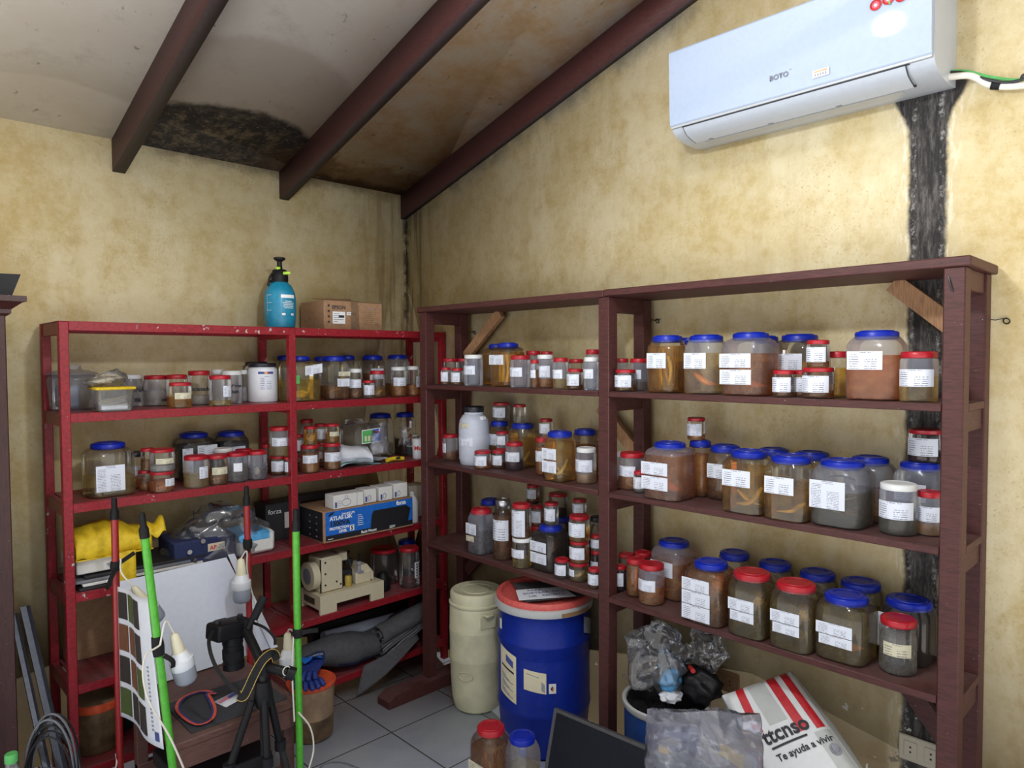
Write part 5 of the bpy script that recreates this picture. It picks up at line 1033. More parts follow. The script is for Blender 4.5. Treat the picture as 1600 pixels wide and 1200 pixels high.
for (kx, kz) in ((-.655, .215), (-.655, .115), (-.58, .105), (-.655, .165), (-.60, .12)): b.tube([(kx, -.2905, L5+kz), (kx, -.2935, L5+kz)], .004, 'dark_metal', 10)
b.box((-.676, -.287, L5+.083), (-.673, -.281, L5+.23), 'dark_metal'); b.build('screws', r)
b = B(); b.box((-.50, -.29, L5+.08), (-.42, -.19, L5+.135), 'machine', .005); b.loft([[V3(x, yy_, z) for x, z in ((-.47, L5+.134), (-.405, L5+.08), (-.405, L5+.12), (-.44, L5+.165), (-.47, L5+.165))] for yy_ in (-.285, -.20)], 'machine'); b.build('needle_housing', r, 20)
b = B(); b.lathe([(.020, .13), (.024, .135), (.010, .142), (.006, .165), (.012, .17), (.012, .178), (.004, .182)], (-.475, -.275, L5), 'ink_grey', 16)
b.tube([(-.50, -.25, L5+.16), (-.52, -.24, L5+.21), (-.50, -.23, L5+.225)], .006, 'dark_metal', 6); b.tube([(-.46, -.24, L5+.165), (-.44, -.22, L5+.20)], .005, 'dark_metal', 6); b.box((-.53, -.25, L5+.17), (-.49, -.23, L5+.195), 'dark_metal', .003); b.build('tension_dial', r)
b = B(); b.lathe([(.015, .082), (.016, .09), (.016, .125), (.013, .13)], (-.535, -.28, L5), 'gold', 14); b.build('thread_spool', r)
b = B(); b.box((-.562, -.272, L5+.08), (-.555, -.265, L5+.14), 'dark_metal'); b.box((-.563, -.26, L5+.08), (-.50, -.22, L5+.15), 'dark_box', .003); b.build('needle_bar', r)
b = B(); cx_ = -.70; b.tube([(cx_-.012, -.235, L5+.155), (cx_+.02, -.235, L5+.155)], .062, 'machine', 28); b.tube([(cx_-.014, -.235, L5+.155), (cx_-.012, -.235, L5+.155)], .035, 'cable_grey', 20); b.build('hand_wheel', r)
b = B(); b.lathe([(.03, .0), (.035, .01), (.035, .06), (.02, .085), (.015, .09)], (-.32, -.235, L5+.001), 'black_plastic', 20); tag(b.build('black_bottle'), 'small glossy black pot between the sewing machine and dusty jar', 'pot')

# ================================================================== RED RACK BOTTOM ROW
L6 = .10
r = thing('lidded_bucket', 'murky bucket with orange rim lid on the lowest red shelf, left', 'bucket', (-1.53, -.20, L6)); b = B(); b.lathe([(.072, 0), (.078, .01), (.083, .16)], (-1.53, -.20, L6+.001), 'bucket_murk', 32); b.build('bucket_body', r)
b = B(); b.lathe([(.086, .155), (.088, .16), (.088, .180), (.083, .184), (.078, .178), (.02, .178)], (-1.53, -.20, L6), 'orange_lid', 32); b.build('lid', r)
b = B(); b.lathe([(.074, .1785), (.074, .181), (.01, .181)], (-1.53, -.20, L6), 'bucket_clear', 32); b.build('lid_insert', r)
b = B(); b.box((-1.46, -.15, L6+.001), (-1.33, -.05, L6+.25), 'crate_black', .004); tag(b.build('black_crate'), 'black crate at the back of the lowest red shelf', 'crate')
b = B(); b.box((-1.32, -.13, L6+.001), (-1.08, -.05, L6+.20), 'cardboard_dark', .003); tag(b.build('cardboard_box'), 'cardboard box beside the black crate on the lowest red shelf', 'box')
b = B(); b.box((-.62, -.10, L6+.001), (-.2, -.045, L6+.16), 'crate_black', .004); tag(b.build('black_crate'), 'long black crate behind the white pipe under the sewing machine', 'crate')
b = B(); b.tube([(-.60, -.165, L6+.125), (-.05, -.14, L6+.095)], .028, 'pvc', 24, False); b.tube([(-.60, -.165, L6+.125), (-.05, -.14, L6+.095)], .025, 'pvc', 24, False); tag(b.build('pipe'), 'white plastic pipe lying behind the grey blankets', 'pipe')
def sheet(b, fn, nu, nv, m, th=0): b.grid(fn, nu, nv, m)
b = B()
def roll1(u, v):
    a = 2*PI*v; w_ = .048+.020*math.sin(PI*u)**2-.010*math.sin(2*PI*u); hh = .050+.022*math.cos(4.2*u-2.6)
    p = Vector((-.80+.40*u, -.27+w_*1.25*math.cos(a), L6+.125-.055*u+hh*math.sin(a)))
    return p+Vector((0, noise.noise(p*18), noise.noise(p*16)))*.007
b.grid(roll1, 40, 28, 'grey_felt', False)
for u_ in (0, 1): b.face([b.b.verts.new(roll1(u_, j/28)) for j in range(28)], 'grey_felt')
o = b.build('rolled_blanket', None, 60); tag(o, 'dark grey felt blanket roll with navy stripe, lowest red shelf', 'blanket')
b = B()
cyl = lambda u, v, k: roll1(u, v)+(roll1(u, v)-Vector((-.80+.40*u, -.27, L6+.125-.055*u))).normalized()*k
b.grid(lambda u, v: cyl(.45+.53*u, .585+.06*v, .0015)-Vector((0, 0, 0)), 20, 4, 'navy'); b.grid(lambda u, v: cyl(.05+.24*u, .41+.10*v, .0015), 12, 4, 'navy'); b.grid(lambda u, v: cyl(.10+.17*u, .44+.02*v, .003), 12, 2, 'ink_grey')
sb = b.build('woven_stripe', None, 60); loc = WO[sb.name]; sb.parent = o; sb.location = loc-WO[o.name]
b = B()
for k in range(4):
    def fold(u, v, k=k): 
        p = Vector((-.40+.26*u, -.335+.17*v, L6+.028+.028*k+.075*u*(1-.2*k)+.012*math.sin(v*5+k)-.03*(1-u)))
        return p+Vector((noise.noise(p*14+Vector((k, 0, 0))), 0, noise.noise(p*12)))*.008
    b.grid(fold, 14, 12, 'grey_felt')
    b.grid(lambda u, v, k=k: fold(u, 0)+Vector((0, -.014*math.sin(PI*v), .020*v)), 14, 6, 'grey_felt')
    b.tube([fold(q/14, 0)+Vector((0, -.006, .024)) for q in range(15)], .0022, 'ink_grey', 5)
def spir(u, v):
    t = v*3.6*PI; rr = .010+.0075*t/PI*1.7; return Vector((-.40+.29*u, -.30+rr*1.25*math.cos(t), L6+.120+.055*u+rr*.9*math.sin(t)))
b.grid(spir, 8, 70, 'grey_felt')
b.grid(lambda u, v: Vector((-.50+.30*u-.06*v*(1-u), -.345-.03*v-.02*math.sin(u*4), L6+.02+.07*u-.115*v*(1-u*.75))), 16, 10, 'grey_felt')
o = b.build('folded_blanket', None, 60); m_ = o.modifiers.new('s', 'SOLIDIFY'); m_.thickness = .005; tag(o, 'coarse grey blanket folded in layers, corner hanging over the lowest shelf', 'blanket')
# ================================================================== AIR CONDITIONER
r = thing('air_conditioner', 'white split air conditioner high on the right wall', 'air conditioner', (0, -2.14, 2.21)); ay0, ay1 = -2.515, -1.758
b = B()
pf = [(0, 2.222), (-.05, 2.214), (-.11, 2.216), (-.15, 2.222), (-.175, 2.230), (-.190, 2.242), (-.194, 2.252), (-.194, 2.480), (-.17, 2.492), (0, 2.492)]
b.loft([[V3(x, y, z) for x, z in pf] for y in (ay0, ay1)], 'ac_white'); b.build('casing', r, 30)
b = B(); b.loft([[V3(x, y, z) for x, z in ((-.1945, 2.255), (-.206, 2.253), (-.209, 2.256), (-.2125, 2.30), (-.2155, 2.40), (-.2175, 2.482), (-.2145, 2.487), (-.194, 2.487))] for y in (ay0+.002, ay1-.002)], 'ac_gloss'); b.build('front_panel', r, 20)
b = B(); b.box((-.2035, ay0+.003, 2.2465), (-.193, ay1-.003, 2.2555), 'ac_grey'); b.build('trim_strip', r)
b = B(); fl = [(-.1965, 2.246), (-.190, 2.2385), (-.175, 2.2265), (-.150, 2.2185), (-.120, 2.2125)]
b.grid(lambda u, v: Vector((fl[min(4, int(v*4+.001))][0]-.0022, ay1-.045-(ay1-ay0-.11)*u, fl[min(4, int(v*4+.001))][1]-.0035)), 6, 4, 'ac_white'); o = b.build('louver_flap', r, 0)
b = B()
b.box((-.121, ay0+.06, 2.2105), (-.1175, ay1-.04, 2.2155), 'ink'); b.box((-.1992, ay0+.055, 2.2435), (-.195, ay1-.04, 2.2465), 'ink')
for (y_) in (ay1-.043, ay0+.063): b.tube([(fl[k][0]-.001, y_, fl[k][1]-.0025) for k in range(5)], .0012, 'ink', 4)
for y_ in (-1.86, -2.06, -2.26): b.box((-.128, y_-.008, 2.2095), (-.118, y_+.008, 2.2135), 'ink')
b.box((-.105, ay0+.10, 2.212), (-.07, ay1-.07, 2.2145), 'ac_grey')
b.build('air_slot', r)
b = B(); px = -.2155
b.text('BOTO', .020, (px+.0005, -2.098, 2.300), (0, -1, 0), (-.03, 0, 1), 'ac_logo', bold=.0006); b.text('TM', .005, (px+.0005, -2.156, 2.314), (0, -1, 0), (-.03, 0, 1), 'ac_logo'); b.build('lettering', r, 0)
b = B(); b.quad([(px+.001, -2.222, 2.272), (px+.001, -2.268, 2.272), (px-.0002, -2.268, 2.292), (px-.0002, -2.222, 2.292)], 'card_white'); b.quad([(px-.0006, -2.226, 2.285), (px-.0006, -2.262, 2.285), (px-.0010, -2.262, 2.289), (px-.0010, -2.226, 2.289)], 'sp_tan'); [b.quad([(px-.0002, -2.228-.007*q, 2.275), (px-.0002, -2.232-.007*q, 2.275), (px-.0006, -2.232-.007*q, 2.282), (px-.0006, -2.228-.007*q, 2.282)], 'ink_grey') for q in range(5)]; b.build('rating_sticker', r, 0)
b = B()
for i in range(3):
    cy_, cz_ = -2.385-.030*i, 2.412+(.004 if i == 1 else 0)
    b.tube([(-.2190, cy_, cz_), (-.2200, cy_, cz_)], .014, 'ink_red', 18); b.tube([(-.2200, cy_, cz_), (-.2206, cy_, cz_)], .009, 'pink', 12); b.tube([(-.2206, cy_, cz_-.001), (-.2210, cy_, cz_-.001)], .004, 'ink_white', 8)
b.tube([(-.2195, -2.385, 2.43), (-.2195, -2.37, 2.47)], .002, 'green_print', 5); b.tube([(-.2195, -2.41, 2.428), (-.2195, -2.42, 2.40)], .002, 'green_print', 5)
b.build('fruit_sticker', r, 0)
r = thing('insulated_pipe', 'white insulated pipe and green cable leaving the air conditioner right side', 'pipe', (-.03, -2.6, 2.2))
b = B(); b.tube(spline([(-.06, -2.512, 2.235), (-.045, -2.56, 2.228), (-.035, -2.60, 2.196), (-.03, -2.66, 2.178), (-.03, -2.72, 2.180), (-.03, -2.80, 2.20), (-.03, -3.1, 2.22), (-.03, -3.85, 2.2)]), .0085, 'cable_white', 12); b.build('pipe', r)
b = B(); b.tube(spline([(-.045, -2.510, 2.255), (-.035, -2.55, 2.245), (-.025, -2.61, 2.214), (-.022, -2.68, 2.194), (-.02, -2.80, 2.215), (-.02, -3.1, 2.235), (-.02, -3.85, 2.215)]), .004, 'green_print', 8); b.tube(spline([(-.05, -2.510, 2.250), (-.045, -2.54, 2.242), (-.042, -2.60, 2.207), (-.035, -2.66, 2.190), (-.035, -2.8, 2.212), (-.035, -3.85, 2.212)]), .004, 'cable_black', 8); b.build('cable', r)
b = B(); b.tube([(-.0345, -2.603, 2.1945), (-.0330, -2.622, 2.1885)], .0105, 'black_rubber', 12); b.build('tape_band', r)

# ================================================================== WALL SOCKETS
for (y, z, lab, dirty) in ((-2.46, .385, 'cream double wall socket low beside the brown end post', 0), (-1.85, .39, 'grimy wall socket behind the white sack', 1)):
    m_ = 'plate' if not dirty else 'sp_brown'
    r = thing('wall_socket', lab, 'socket', (0, y, z)); b = B(); b.box((-.009, y-.058, z-.037), (-.0, y+.058, z+.037), m_, .003); b.build('face_plate', r)
    for q in (-.026, .026):
        b = B(); b.box((-.012, y+q-.017, z-.022), (-.008, y+q+.017, z+.022), m_, .001); b.build('outlet', r)
        b = B(); b.tube([(-.0122, y+q, z+.007), (-.0128, y+q, z+.007)], .003, 'ink', 8); b.tube([(-.0122, y+q, z-.007), (-.0128, y+q, z-.007)], .003, 'ink', 8); b.build('socket_hole', r)
b = B(); b.box((-.01, -2.535, .26), (0, -2.43, .325), 'plate', .003); b.box((-.0125, -2.52, .275), (-.009, -2.49, .31), 'sp_pale', .001); b.box((-.0125, -2.475, .275), (-.009, -2.445, .31), 'sp_pale', .001)
tag(b.build('wall_socket'), 'lower dirty wall socket under the cream double socket', 'socket')

# ================================================================== CREAM DRUM
cx, cy = -.21, -.79
r = thing('cream_drum', 'tall cream plastic drum with screw lid beside the blue drum', 'drum', (cx, cy, 0)); b = B()
b.lathe([(.088, 0), (.098, .008), (.108, .05), (.113, .13), (.116, .22), (.117, .225), (.1155, .23), (.117, .33), (.1185, .345), (.1185, .350), (.117, .355), (.116, .44), (.112, .452), (.108, .46), (.108, .47)], (cx, cy, 0), 'cream_drum', 44); b.build('drum_body', r, 35)
b = B(); b.lathe([(.117, .452), (.119, .455), (.119, .462), (.113, .466), (.113, .500, .012), (.109, .508), (.103, .511), (.098, .508), (.072, .508), (.070, .505), (.060, .505), (.058, .508), (.01, .508)], (cx, cy, 0), 'cream_drum', 60); b.build('screw_lid', r, 35)
ag = math.atan2(-2.25, -1.97)+.42
b = B()
def onc(a, z, rr): return Vector((cx+rr*math.cos(a), cy+rr*math.sin(a), z))
b.loft([[onc(ag-.28, z, rr), onc(ag+.28, z, rr), onc(ag+.28, z, rr+.012), onc(ag-.28, z, rr+.012)] for z, rr in ((.375, .113), (.425, .112))], 'cream_drum')
b.box(tuple(onc(ag, .425, .118)-V3(.022, .022, 0)), tuple(onc(ag, .425, .118)+V3(.022, .022, .012)), 'cream_drum', .004); b.build('grip', r)
b = B(); av = ag-.85; b.tube([onc(av+.28*math.cos(t), .17+.018*math.sin(t), .1165) for t in [2*PI*i/24 for i in range(25)]], .002, 'cream_drum', 6); b.build('embossed_oval', r)

# ================================================================== BLUE DRUM
cx, cy = -.205, -1.185
r = thing('blue_drum', 'large blue plastic drum with coral ringed lid under the brown rack', 'drum', (cx, cy, 0)); b = B()
b.lathe([(.150, 0), (.165, .012), (.170, .06), (.178, .15), (.182, .165), (.1835, .175), (.182, .185), (.180, .20), (.180, .36), (.178, .380), (.1785, .384), (.180, .39), (.181, .42), (.1845, .430), (.1845, .438), (.180, .446), (.176, .50), (.175, .545), (.18, .555)], (cx, cy, 0), 'blue_drum', 56); b.build('drum_body', r, 35)
b = B(); b.lathe([(.181, .545), (.191, .549), (.193, .560), (.190, .574), (.183, .578)], (cx, cy, 0), 'drum_rim', 56, True, True); b.build('clamp_ring', r, 35)
b = B(); b.lathe([(.184, .576), (.186, .584), (.184, .594), (.178, .599), (.166, .598), (.160, .586), (.02, .584)], (cx, cy, 0), 'coral', 56); b.build('drum_lid', r, 40)
b = B()
def oncl(a, z, rr=.194): return Vector((cx+rr*math.cos(a), cy+rr*math.sin(a), z))
af = math.atan2(CAM_POS.y-cy, CAM_POS.x-cx)
b.grid(lambda u, v: oncl(af+.35+.75*u, .552+.014*v, .1945), 12, 1, 'sp_brown'); b.build('rust_patch', r, 0)
b = B(); b.box((cx-.045, cy-.185+.03, .50), (cx-.005, cy-.165+.03, .54), 'drum_rim', .004); b.build('latch', r)
def patch(a0, a1, z0, z1, m, rr, tl=0): 
    b.grid(lambda u, v: oncl(af+a0+(a1-a0)*u, z0+(z1-z0)*v+tl*u, rr), 10, 1, m)
b = B(); patch(-1.12, -.60, .235, .415, 'paper_cream', .1825, -.025)
for i in range(9): patch(-1.05, -.68-.1*(i % 3), .245+i*.009, .249+i*.009, 'ink_grey', .1831, -.020)
patch(-.90, -.68, .362, .388, 'ink_blue', .1831, -.02); patch(-1.05, -.66, .340, .348, 'ink', .1831, -.02); b.build('hazard_label', r, 0)
b = B(); patch(-.42, .05, .278, .355, 'paper_cream', .1825, -.012); patch(-.36, -.10, .338, .341, 'ink_grey', .1831, -.012); patch(-.05, .02, .280, .312, 'ink_grey', .1831, -.01); b.build('paper_label', r, 0)
b = B(); patch(.10, .25, .268, .305, 'card_white', .1825); 
for (da, dz, m_) in ((.155, .292, 'ink_blue'), (.155, .284, 'ink_red'), (.175, .288, 'sp_gold'), (.14, .288, 'ink')): patch(da, da+.035, dz-.006, dz+.003, m_, .1832)
b.build('warning_sticker', r, 0)
b = B(); patch(-1.20, -1.08, .47, .51, 'card_white', .181); b.build('torn_sticker', r, 0)
b = B(); patch(.95, 1.35, .47, .53, 'ink_grey', .186, -.03); b.build('tape_remnant', r, 0)
tz = .602
b = B(); d_ = V3(.70, -.42, 0).normalized(); e_ = V3(.42, .70, 0).normalized(); c_ = V3(cx-.03, cy-.02, tz)
b.slab([c_-d_*.09-e_*.10, c_+d_*.150-e_*.085, c_+d_*.150+e_*.10, c_-d_*.09+e_*.125], .002, 'mesh_dark'); o = b.build('grey_sheet', None); tag(o, 'dark mesh sheet lying flat on the blue drum lid', 'sheet')
b = B(); c_ = V3(cx-.055, cy-.045, tz+.004); b.slab([c_-d_*.105-e_*.055, c_+d_*.115-e_*.06, c_+d_*.095+e_*.055, c_-d_*.09+e_*.060], .001, 'paper')
b2 = [('PARA', -.05, .03), ('SORTEAR  MCZ', -.075, -.002), ('UR   RECEITA', -.06, -.036)]
for tx, q, w_ in b2: b.text(tx, .024, c_+d_*q+e_*w_+V3(0, 0, .0016), d_, e_, 'ink_blue')
tag(b.build('handwritten_note'), 'white paper note with blue handwriting on the blue drum lid', 'note')

# ================================================================== SMALL BLUE BARREL WITH BAGS
cx, cy = -.2, -1.745
r = thing('blue_barrel', 'small blue barrel with black bin liner behind the grey plastic bag', 'barrel', (cx, cy, 0)); b = B()
b.lathe([(.120, 0), (.130, .01), (.138, .15), (.139, .33), (.137, .345)], (cx, cy, 0), 'blue_bucket', 40, True, False); b.build('barrel_body', r)
b = B(); b.lathe([(.141, .335), (.146, .342), (.146, .356), (.140, .360), (.133, .356), (.132, .340)], (cx, cy, 0), 'drum_rim', 40, False, False); b.build('rim', r)
b = B()
def liner(u, v):
    a = 2*PI*u; rr = .13*(1-v*.95); return Vector((cx+rr*math.cos(a), cy+rr*math.sin(a), .345-.03*math.sin(v*3))) + Vector((1, 1, 1.3))*.03*noise.noise(Vector((math.cos(a)*2, math.sin(a)*2, v*4)))
b.grid(liner, 40, 12, 'black_plastic', True); b.build('bin_liner', r, 0)
b = B(); blob(b, (-.13, -1.83, .41), .068, 'black_plastic', .5, (.9, 1.15, .85)); tag(b.build('black_bag', None, 0), 'knotted black plastic bag behind the clear bag of gloves', 'bag')
b = B(); b.tube([(-.14, -1.80, .462), (-.17, -1.83, .468)], .008, 'ink_red', 8); tag(b.build('red_tag'), 'small red scrap on the black bag', 'scrap')
def crbag(c, rx, ry, h, m, amp, fr, taper=.55, n=(40, 20), close=True):
    b = B()
    def fn(u, v):
        a = 2*PI*u; k = (math.sin(PI*min(.98, v*.93+.05))**.6)*(1-taper*v*.5); p = Vector((c[0]+rx*k*math.cos(a), c[1]+ry*k*math.sin(a), c[2]+h*v)); q = p*fr
        return p+Vector((noise.noise(q), noise.noise(q+Vector((9, 0, 0))), noise.noise(q+Vector((0, 9, 0)))))*amp+Vector((noise.noise(q*2.3), noise.noise(q*2.3+Vector((9, 0, 0))), 0))*amp*.5
    b.grid(fn, n[0], n[1], m, True); return b
b = crbag((-.15, -1.67, .37), .11, .11, .21, 'film', .05, 13, n=(70, 36)); tag(b.build('plastic_bag', None, 0), 'crumpled clear bag rising behind the small blue barrel', 'bag')
b = crbag((-.22, -1.77, .375), .055, .060, .17, 'film', .028, 16); tag(b.build('plastic_bag', None, 0), 'clear bag with blue gloves standing on the small blue barrel', 'bag')
b = B(); crv = crbag((-.225, -1.775, .40), .034, .038, .08, 'sky_blue', .012, 22, .2, (20, 10)); tag(crv.build('blue_gloves', None, 0), 'bright blue gloves inside the clear bag on the barrel', 'gloves')
b = B(); blob(b, (-.235, -1.785, .392), .030, 'paper', .5, (1.2, 1.2, .6)); tag(b.build('white_tissue', None, 0), 'white tissue wad below the blue gloves in clear bag', 'tissue')
b = crbag((-.085, -1.83, .43), .065, .075, .16, 'film', .04, 16, n=(60, 30)); tag(b.build('plastic_bag', None, 0), 'shiny clear bag beside the black bag near the wall', 'bag')

# ================================================================== MONITOR
r = thing('flat_monitor', 'black flat screen leaning below the brown rack middle post', 'monitor', (-.52, -1.70, 0)); b = B()
A_, Bq, Cq, Dq = V3(-.60, -1.52, .01), V3(-.57, -1.96, .01), V3(-.475, -1.96, .35), V3(-.505, -1.515, .35)
b.slab([A_, Bq, Cq, Dq], .018, 'frame_grey'); b.build('casing', r)
nn = (Bq-A_).cross(Dq-A_).normalized()
def inset(k, off): c = (A_+Bq+Cq+Dq)/4; return [p+(c-p).normalized()*k+nn*off for p in (A_, Bq, Cq, Dq)]
b = B(); b.quad(inset(.016, .0008), 'screen'); b.build('screen', r, 0)

# ================================================================== GREY MILKY BAG IN FRONT
b = B()
def fb(u, v):
    a = 2*PI*u; sx = .055+.012*math.sin(3*a); k = 1 if v < .8 else 1-.0*(v-.8)
    p = Vector((-.60+(sx*math.cos(a))*(1-.75*v**3), -2.11+.172*math.sin(a)*(1-.02*v), .012+.60*v+(.06*(-math.sin(a))-.02)*v**3)); q = p*10
    return p+Vector((noise.noise(q), .3*noise.noise(q+Vector((9, 0, 0))), .2*noise.noise(q)))*.022+Vector((noise.noise(p*26), 0, noise.noise(p*20)*.4))*.010+Vector((noise.noise(p*60), 0, 0))*.004
b.grid(fb, 90, 60, 'film_milky', True); tag(b.build('plastic_bag', None, 0), 'large milky zip bag of lab ware standing in front of the sack', 'bag')
b = B(); b.lathe([(.05, 0), (.055, .02), (.055, .36), (.05, .40)], (-.60, -2.19, .0), 'clear_dusty', 20); tag(b.build('plastic_bottle'), 'tall clear bottle inside the milky bag, right side', 'bottle')
b = B(); crumple(b, lambda u, v: (-.605+.01*v, -2.165-.07*u, .495+.03*v), 10, 5, 'sp_gold', .012, 30, 2); tag(b.build('yellow_scrap', None, 0), 'yellow scrap near the top of the milky bag', 'scrap')
b = B(); blob(b, (-.62, -2.03, .37), .038, 'board_white', .1); tag(b.build('white_ball', None, 0), 'white round object inside the milky bag', 'ball')
b = B(); blob(b, (-.62, -2.17, .385), .036, 'pink', .15); tag(b.build('pink_ball', None, 0), 'pink round object inside the milky bag', 'ball')
b = B(); crumple(b, lambda u, v: (-.60, -1.985-.03*u, .435+.02*v), 6, 5, 'sp_gold', .008, 30, 7); tag(b.build('yellow_scrap', None, 0), 'small yellow patch at the left of the milky bag', 'scrap')

# ================================================================== SACK
TL, TR, BR_, BL_ = V3(-.25, -1.972, .472), V3(-.13, -2.132, .56), V3(-.25, -2.351, .452), V3(-.37, -2.185, .322)
ux = (TR-TL); uy = (TL-BL_); ux = (ux+(BR_-BL_))/2; BR_ = BL_+ux+(BR_-BL_-ux)*.5; n_ = ux.cross(uy).normalized()
if n_.dot(CAM_POS-TL) < 0: n_ = -n_
BLx = BL_-uy*.35; BRx = BR_-(TR-BR_)*.35
r = thing('filled_sack', 'white filled sack with red stripes leaning on the right wall', 'sack', tuple((TL+TR+BLx+BRx)/4-V3(0, 0, .15)))
def sk(u, v, d=0):
    p = (BLx*(1-u)+BRx*u)*(1-v)+(TL*(1-u)+TR*u)*v
    e = min(1, (min(u, 1-u)/.10))*min(1, (min(v, 1-v)/.08)); bul = .012*math.sin(PI*u)*math.sin(PI*v)
    return p+n_*(bul-.022*(1-e)**2+d)
b = B(); b.grid(lambda u, v: sk(u, v), 30, 34, 'sack')
TH = n_*-.115
def edge(t):
    t = t % 4
    if t < 1: return (t, 0)
    if t < 2: return (1, t-1)
    if t < 3: return (3-t, 1)
    return (0, 4-t)
b.grid(lambda u, v: sk(*edge(u*4)) + TH*v + n_*0 + (sk(*edge(u*4))-sk(.5, .5)).normalized()*.018*math.sin(PI*v), 80, 8, 'sack_grey', True)
b.grid(lambda u, v: sk(u, v)+TH, 8, 8, 'sack'); b.build('sack_body', r, 0)
b = B()
def strip(u0, u1, v0, v1, m, d=.0012, sl=0): b.grid(lambda u, v: sk(u0+(u1-u0)*u+sl*v, v0+(v1-v0)*v, d), 8, 20, m)
strip(.16, .27, .60, 1.0, 'sack_red', sl=.04); strip(.66, .78, .50, 1.0, 'sack_red', sl=-.02); strip(.86, .96, .48, 1.0, 'sack_red', sl=-.02)
strip(.38, .62, .62, .985, 'sack_grey', .0010, -.02); strip(.80, .99, .05, .46, 'sack_grey', .0010); b.build('printed_stripes', r, 0)
b = B(); ue, ve = ux.normalized(), uy.normalized()
def bent(txt, size, u0, v0, m, bold=0, sx=1):
    t_ = B(); t_.text(txt, size, (0, 0, 0), (1, 0, 0), (0, 1, 0), m, bold=bold)
    for v in t_.b.verts: v.co = sk(u0+v.co.x*sx/ux.length, v0+v.co.y/(uy.length*1.35), .0030)
    b.merge(t_.b, m)
bent('ttcnso', .062, .22, .50, 'ink', .0016, .86); bent('Te ayuda a vivir', .028, .26, .365, 'ink', .0006, .9)
strip(.26, .72, .455, .470, 'ink', .003); b.build('sack_lettering', r, 0)
b = B(); b.tube([sk(.90+.045*math.cos(t), .30+.04*math.sin(t), .002) for t in [2*PI*i/20 for i in range(21)]], .003, 'ink_grey', 5); b.grid(lambda u, v: sk(.87+.06*u, .275+.05*v, .002), 3, 3, 'ink_grey'); b.build('round_emblem', r, 0)

# ================================================================== BUCKET WITH GLOVES
cx, cy = -.845, -.51
r = thing('murky_bucket', 'translucent bucket of brown liquid with orange lid on the tiles', 'bucket', (cx, cy, 0)); b = B()
b.lathe([(.076, 0), (.082, .006), (.085, .09)], (cx, cy, 0), 'bucket_murk', 40, True, True); b.lathe([(.085, .0895), (.091, .205), (.091, .215)], (cx, cy, 0), 'bucket_clear', 40, False, True); b.build('bucket_body', r, 30)
b = B(); b.lathe([(.093, .208), (.096, .212), (.096, .222), (.090, .226), (.086, .222), (.01, .221)], (cx, cy, 0), 'orange_lid', 44); b.build('lid', r)
b = B()
def glove(b, o, ang, L, m):
    c, s = math.cos(ang), math.sin(ang)
    def q(x, y, z=0): return Vector((o[0]+x*c-y*s, o[1]+x*s+y*c, o[2]+z))
    def palm(u, v):
        a = 2*PI*u; w = .040*(1-.12*v) if v < .7 else .036; return q(-.05+.11*v, w*math.cos(a), .014+.012*math.sin(a)+.006*noise.noise(Vector((v*4, math.cos(a)*2, 1))))
    b.grid(palm, 20, 10, m, True)
    for v_ in (0, 1): b.face([b.b.verts.new(palm(i/20, v_)) for i in range(20)], m)
    for k, (yy_, ln, bd) in enumerate(((-.027, .050, -.3), (-.009, .062, -.1), (.009, .058, .1), (.026, .046, .35))):
        b.tube(spline([q(.052, yy_, .014), q(.052+ln*.5, yy_+bd*.01, .020), q(.052+ln, yy_+bd*.03, .006)]), [.0098]*8+[.0098]*8+[.006], m, 8)
    b.tube(spline([q(.0, -.036, .014), q(.03, -.062, .018), q(.055, -.068, .008)]), .0105, m, 8)
glove(b, (cx-.015, cy+.005, .226), -1.75, 1, 'glove_blue'); tag(b.build('work_glove'), 'navy blue work glove draped over the orange lid, fingers to front', 'glove')
b = B(); glove(b, (cx+.015, cy+.02, .252), -2.3, 1, 'glove_blue'); tag(b.build('work_glove'), 'second blue glove lying on top of the draped glove', 'glove')
b = B(); crumple(b, lambda u, v: (cx-.02+.10*u, cy+.015+.05*v+.02*u, .285+.02*math.sin(u*4+v*2)), 12, 8, 'blue_print', .012, 25, 1); tag(b.build('blue_cloth', None, 0), 'bright blue crumpled plastic above the gloves on the bucket', 'cloth')

# ================================================================== BENCH
bz = .38
r = thing('wooden_bench', 'low brown wooden bench holding the white backdrop board', 'bench', (-1.30, -.71, 0)); bx0, bx1, by0, by1 = -1.500, -1.105, -.925, -.475
boxpart('top_plank', r, (bx0, by0, bz-.022), (bx1, by0+.22, bz), 'benchwood', .003); boxpart('top_plank', r, (bx0, by0+.225, bz-.022), (bx1, by1, bz), 'benchwood', .003)
boxpart('apron', r, (bx0+.004, by0+.004, bz-.085), (bx1-.004, by0+.022, bz-.022), 'benchwood', .002); boxpart('apron', r, (bx0+.004, by1-.022, bz-.085), (bx1-.004, by1-.004, bz-.022), 'benchwood', .002)
for x in (bx0+.01, bx1-.045):
    for y in (by0+.024, by1-.058): boxpart('leg', r, (x, y, 0), (x+.035, y+.035, bz-.022), 'benchwood', .002)
boxpart('lower_rail', r, (bx0+.01, by0+.03, .11), (bx1-.01, by0+.06, .15), 'benchwood', .002)
b = B(); b.box((bx0+.06, by0+.03, bz+.0005), (bx1-.03, by0+.27, bz+.004), 'mat_grey', .001); tag(b.build('dark_mat'), 'dark grey mat lying on the bench top', 'mat')
b = B(); b.box((bx0+.05, by0+.08, .152), (bx1-.06, by1-.08, .20), 'dark_box', .004); 
r2 = b.build('dark_case'); tag(r2, 'dark flat case on the lower rail of the bench', 'case')
boxpart('lower_rail', r, (bx0+.01, by1-.06, .11), (bx1-.01, by1-.03, .15), 'benchwood', .002)
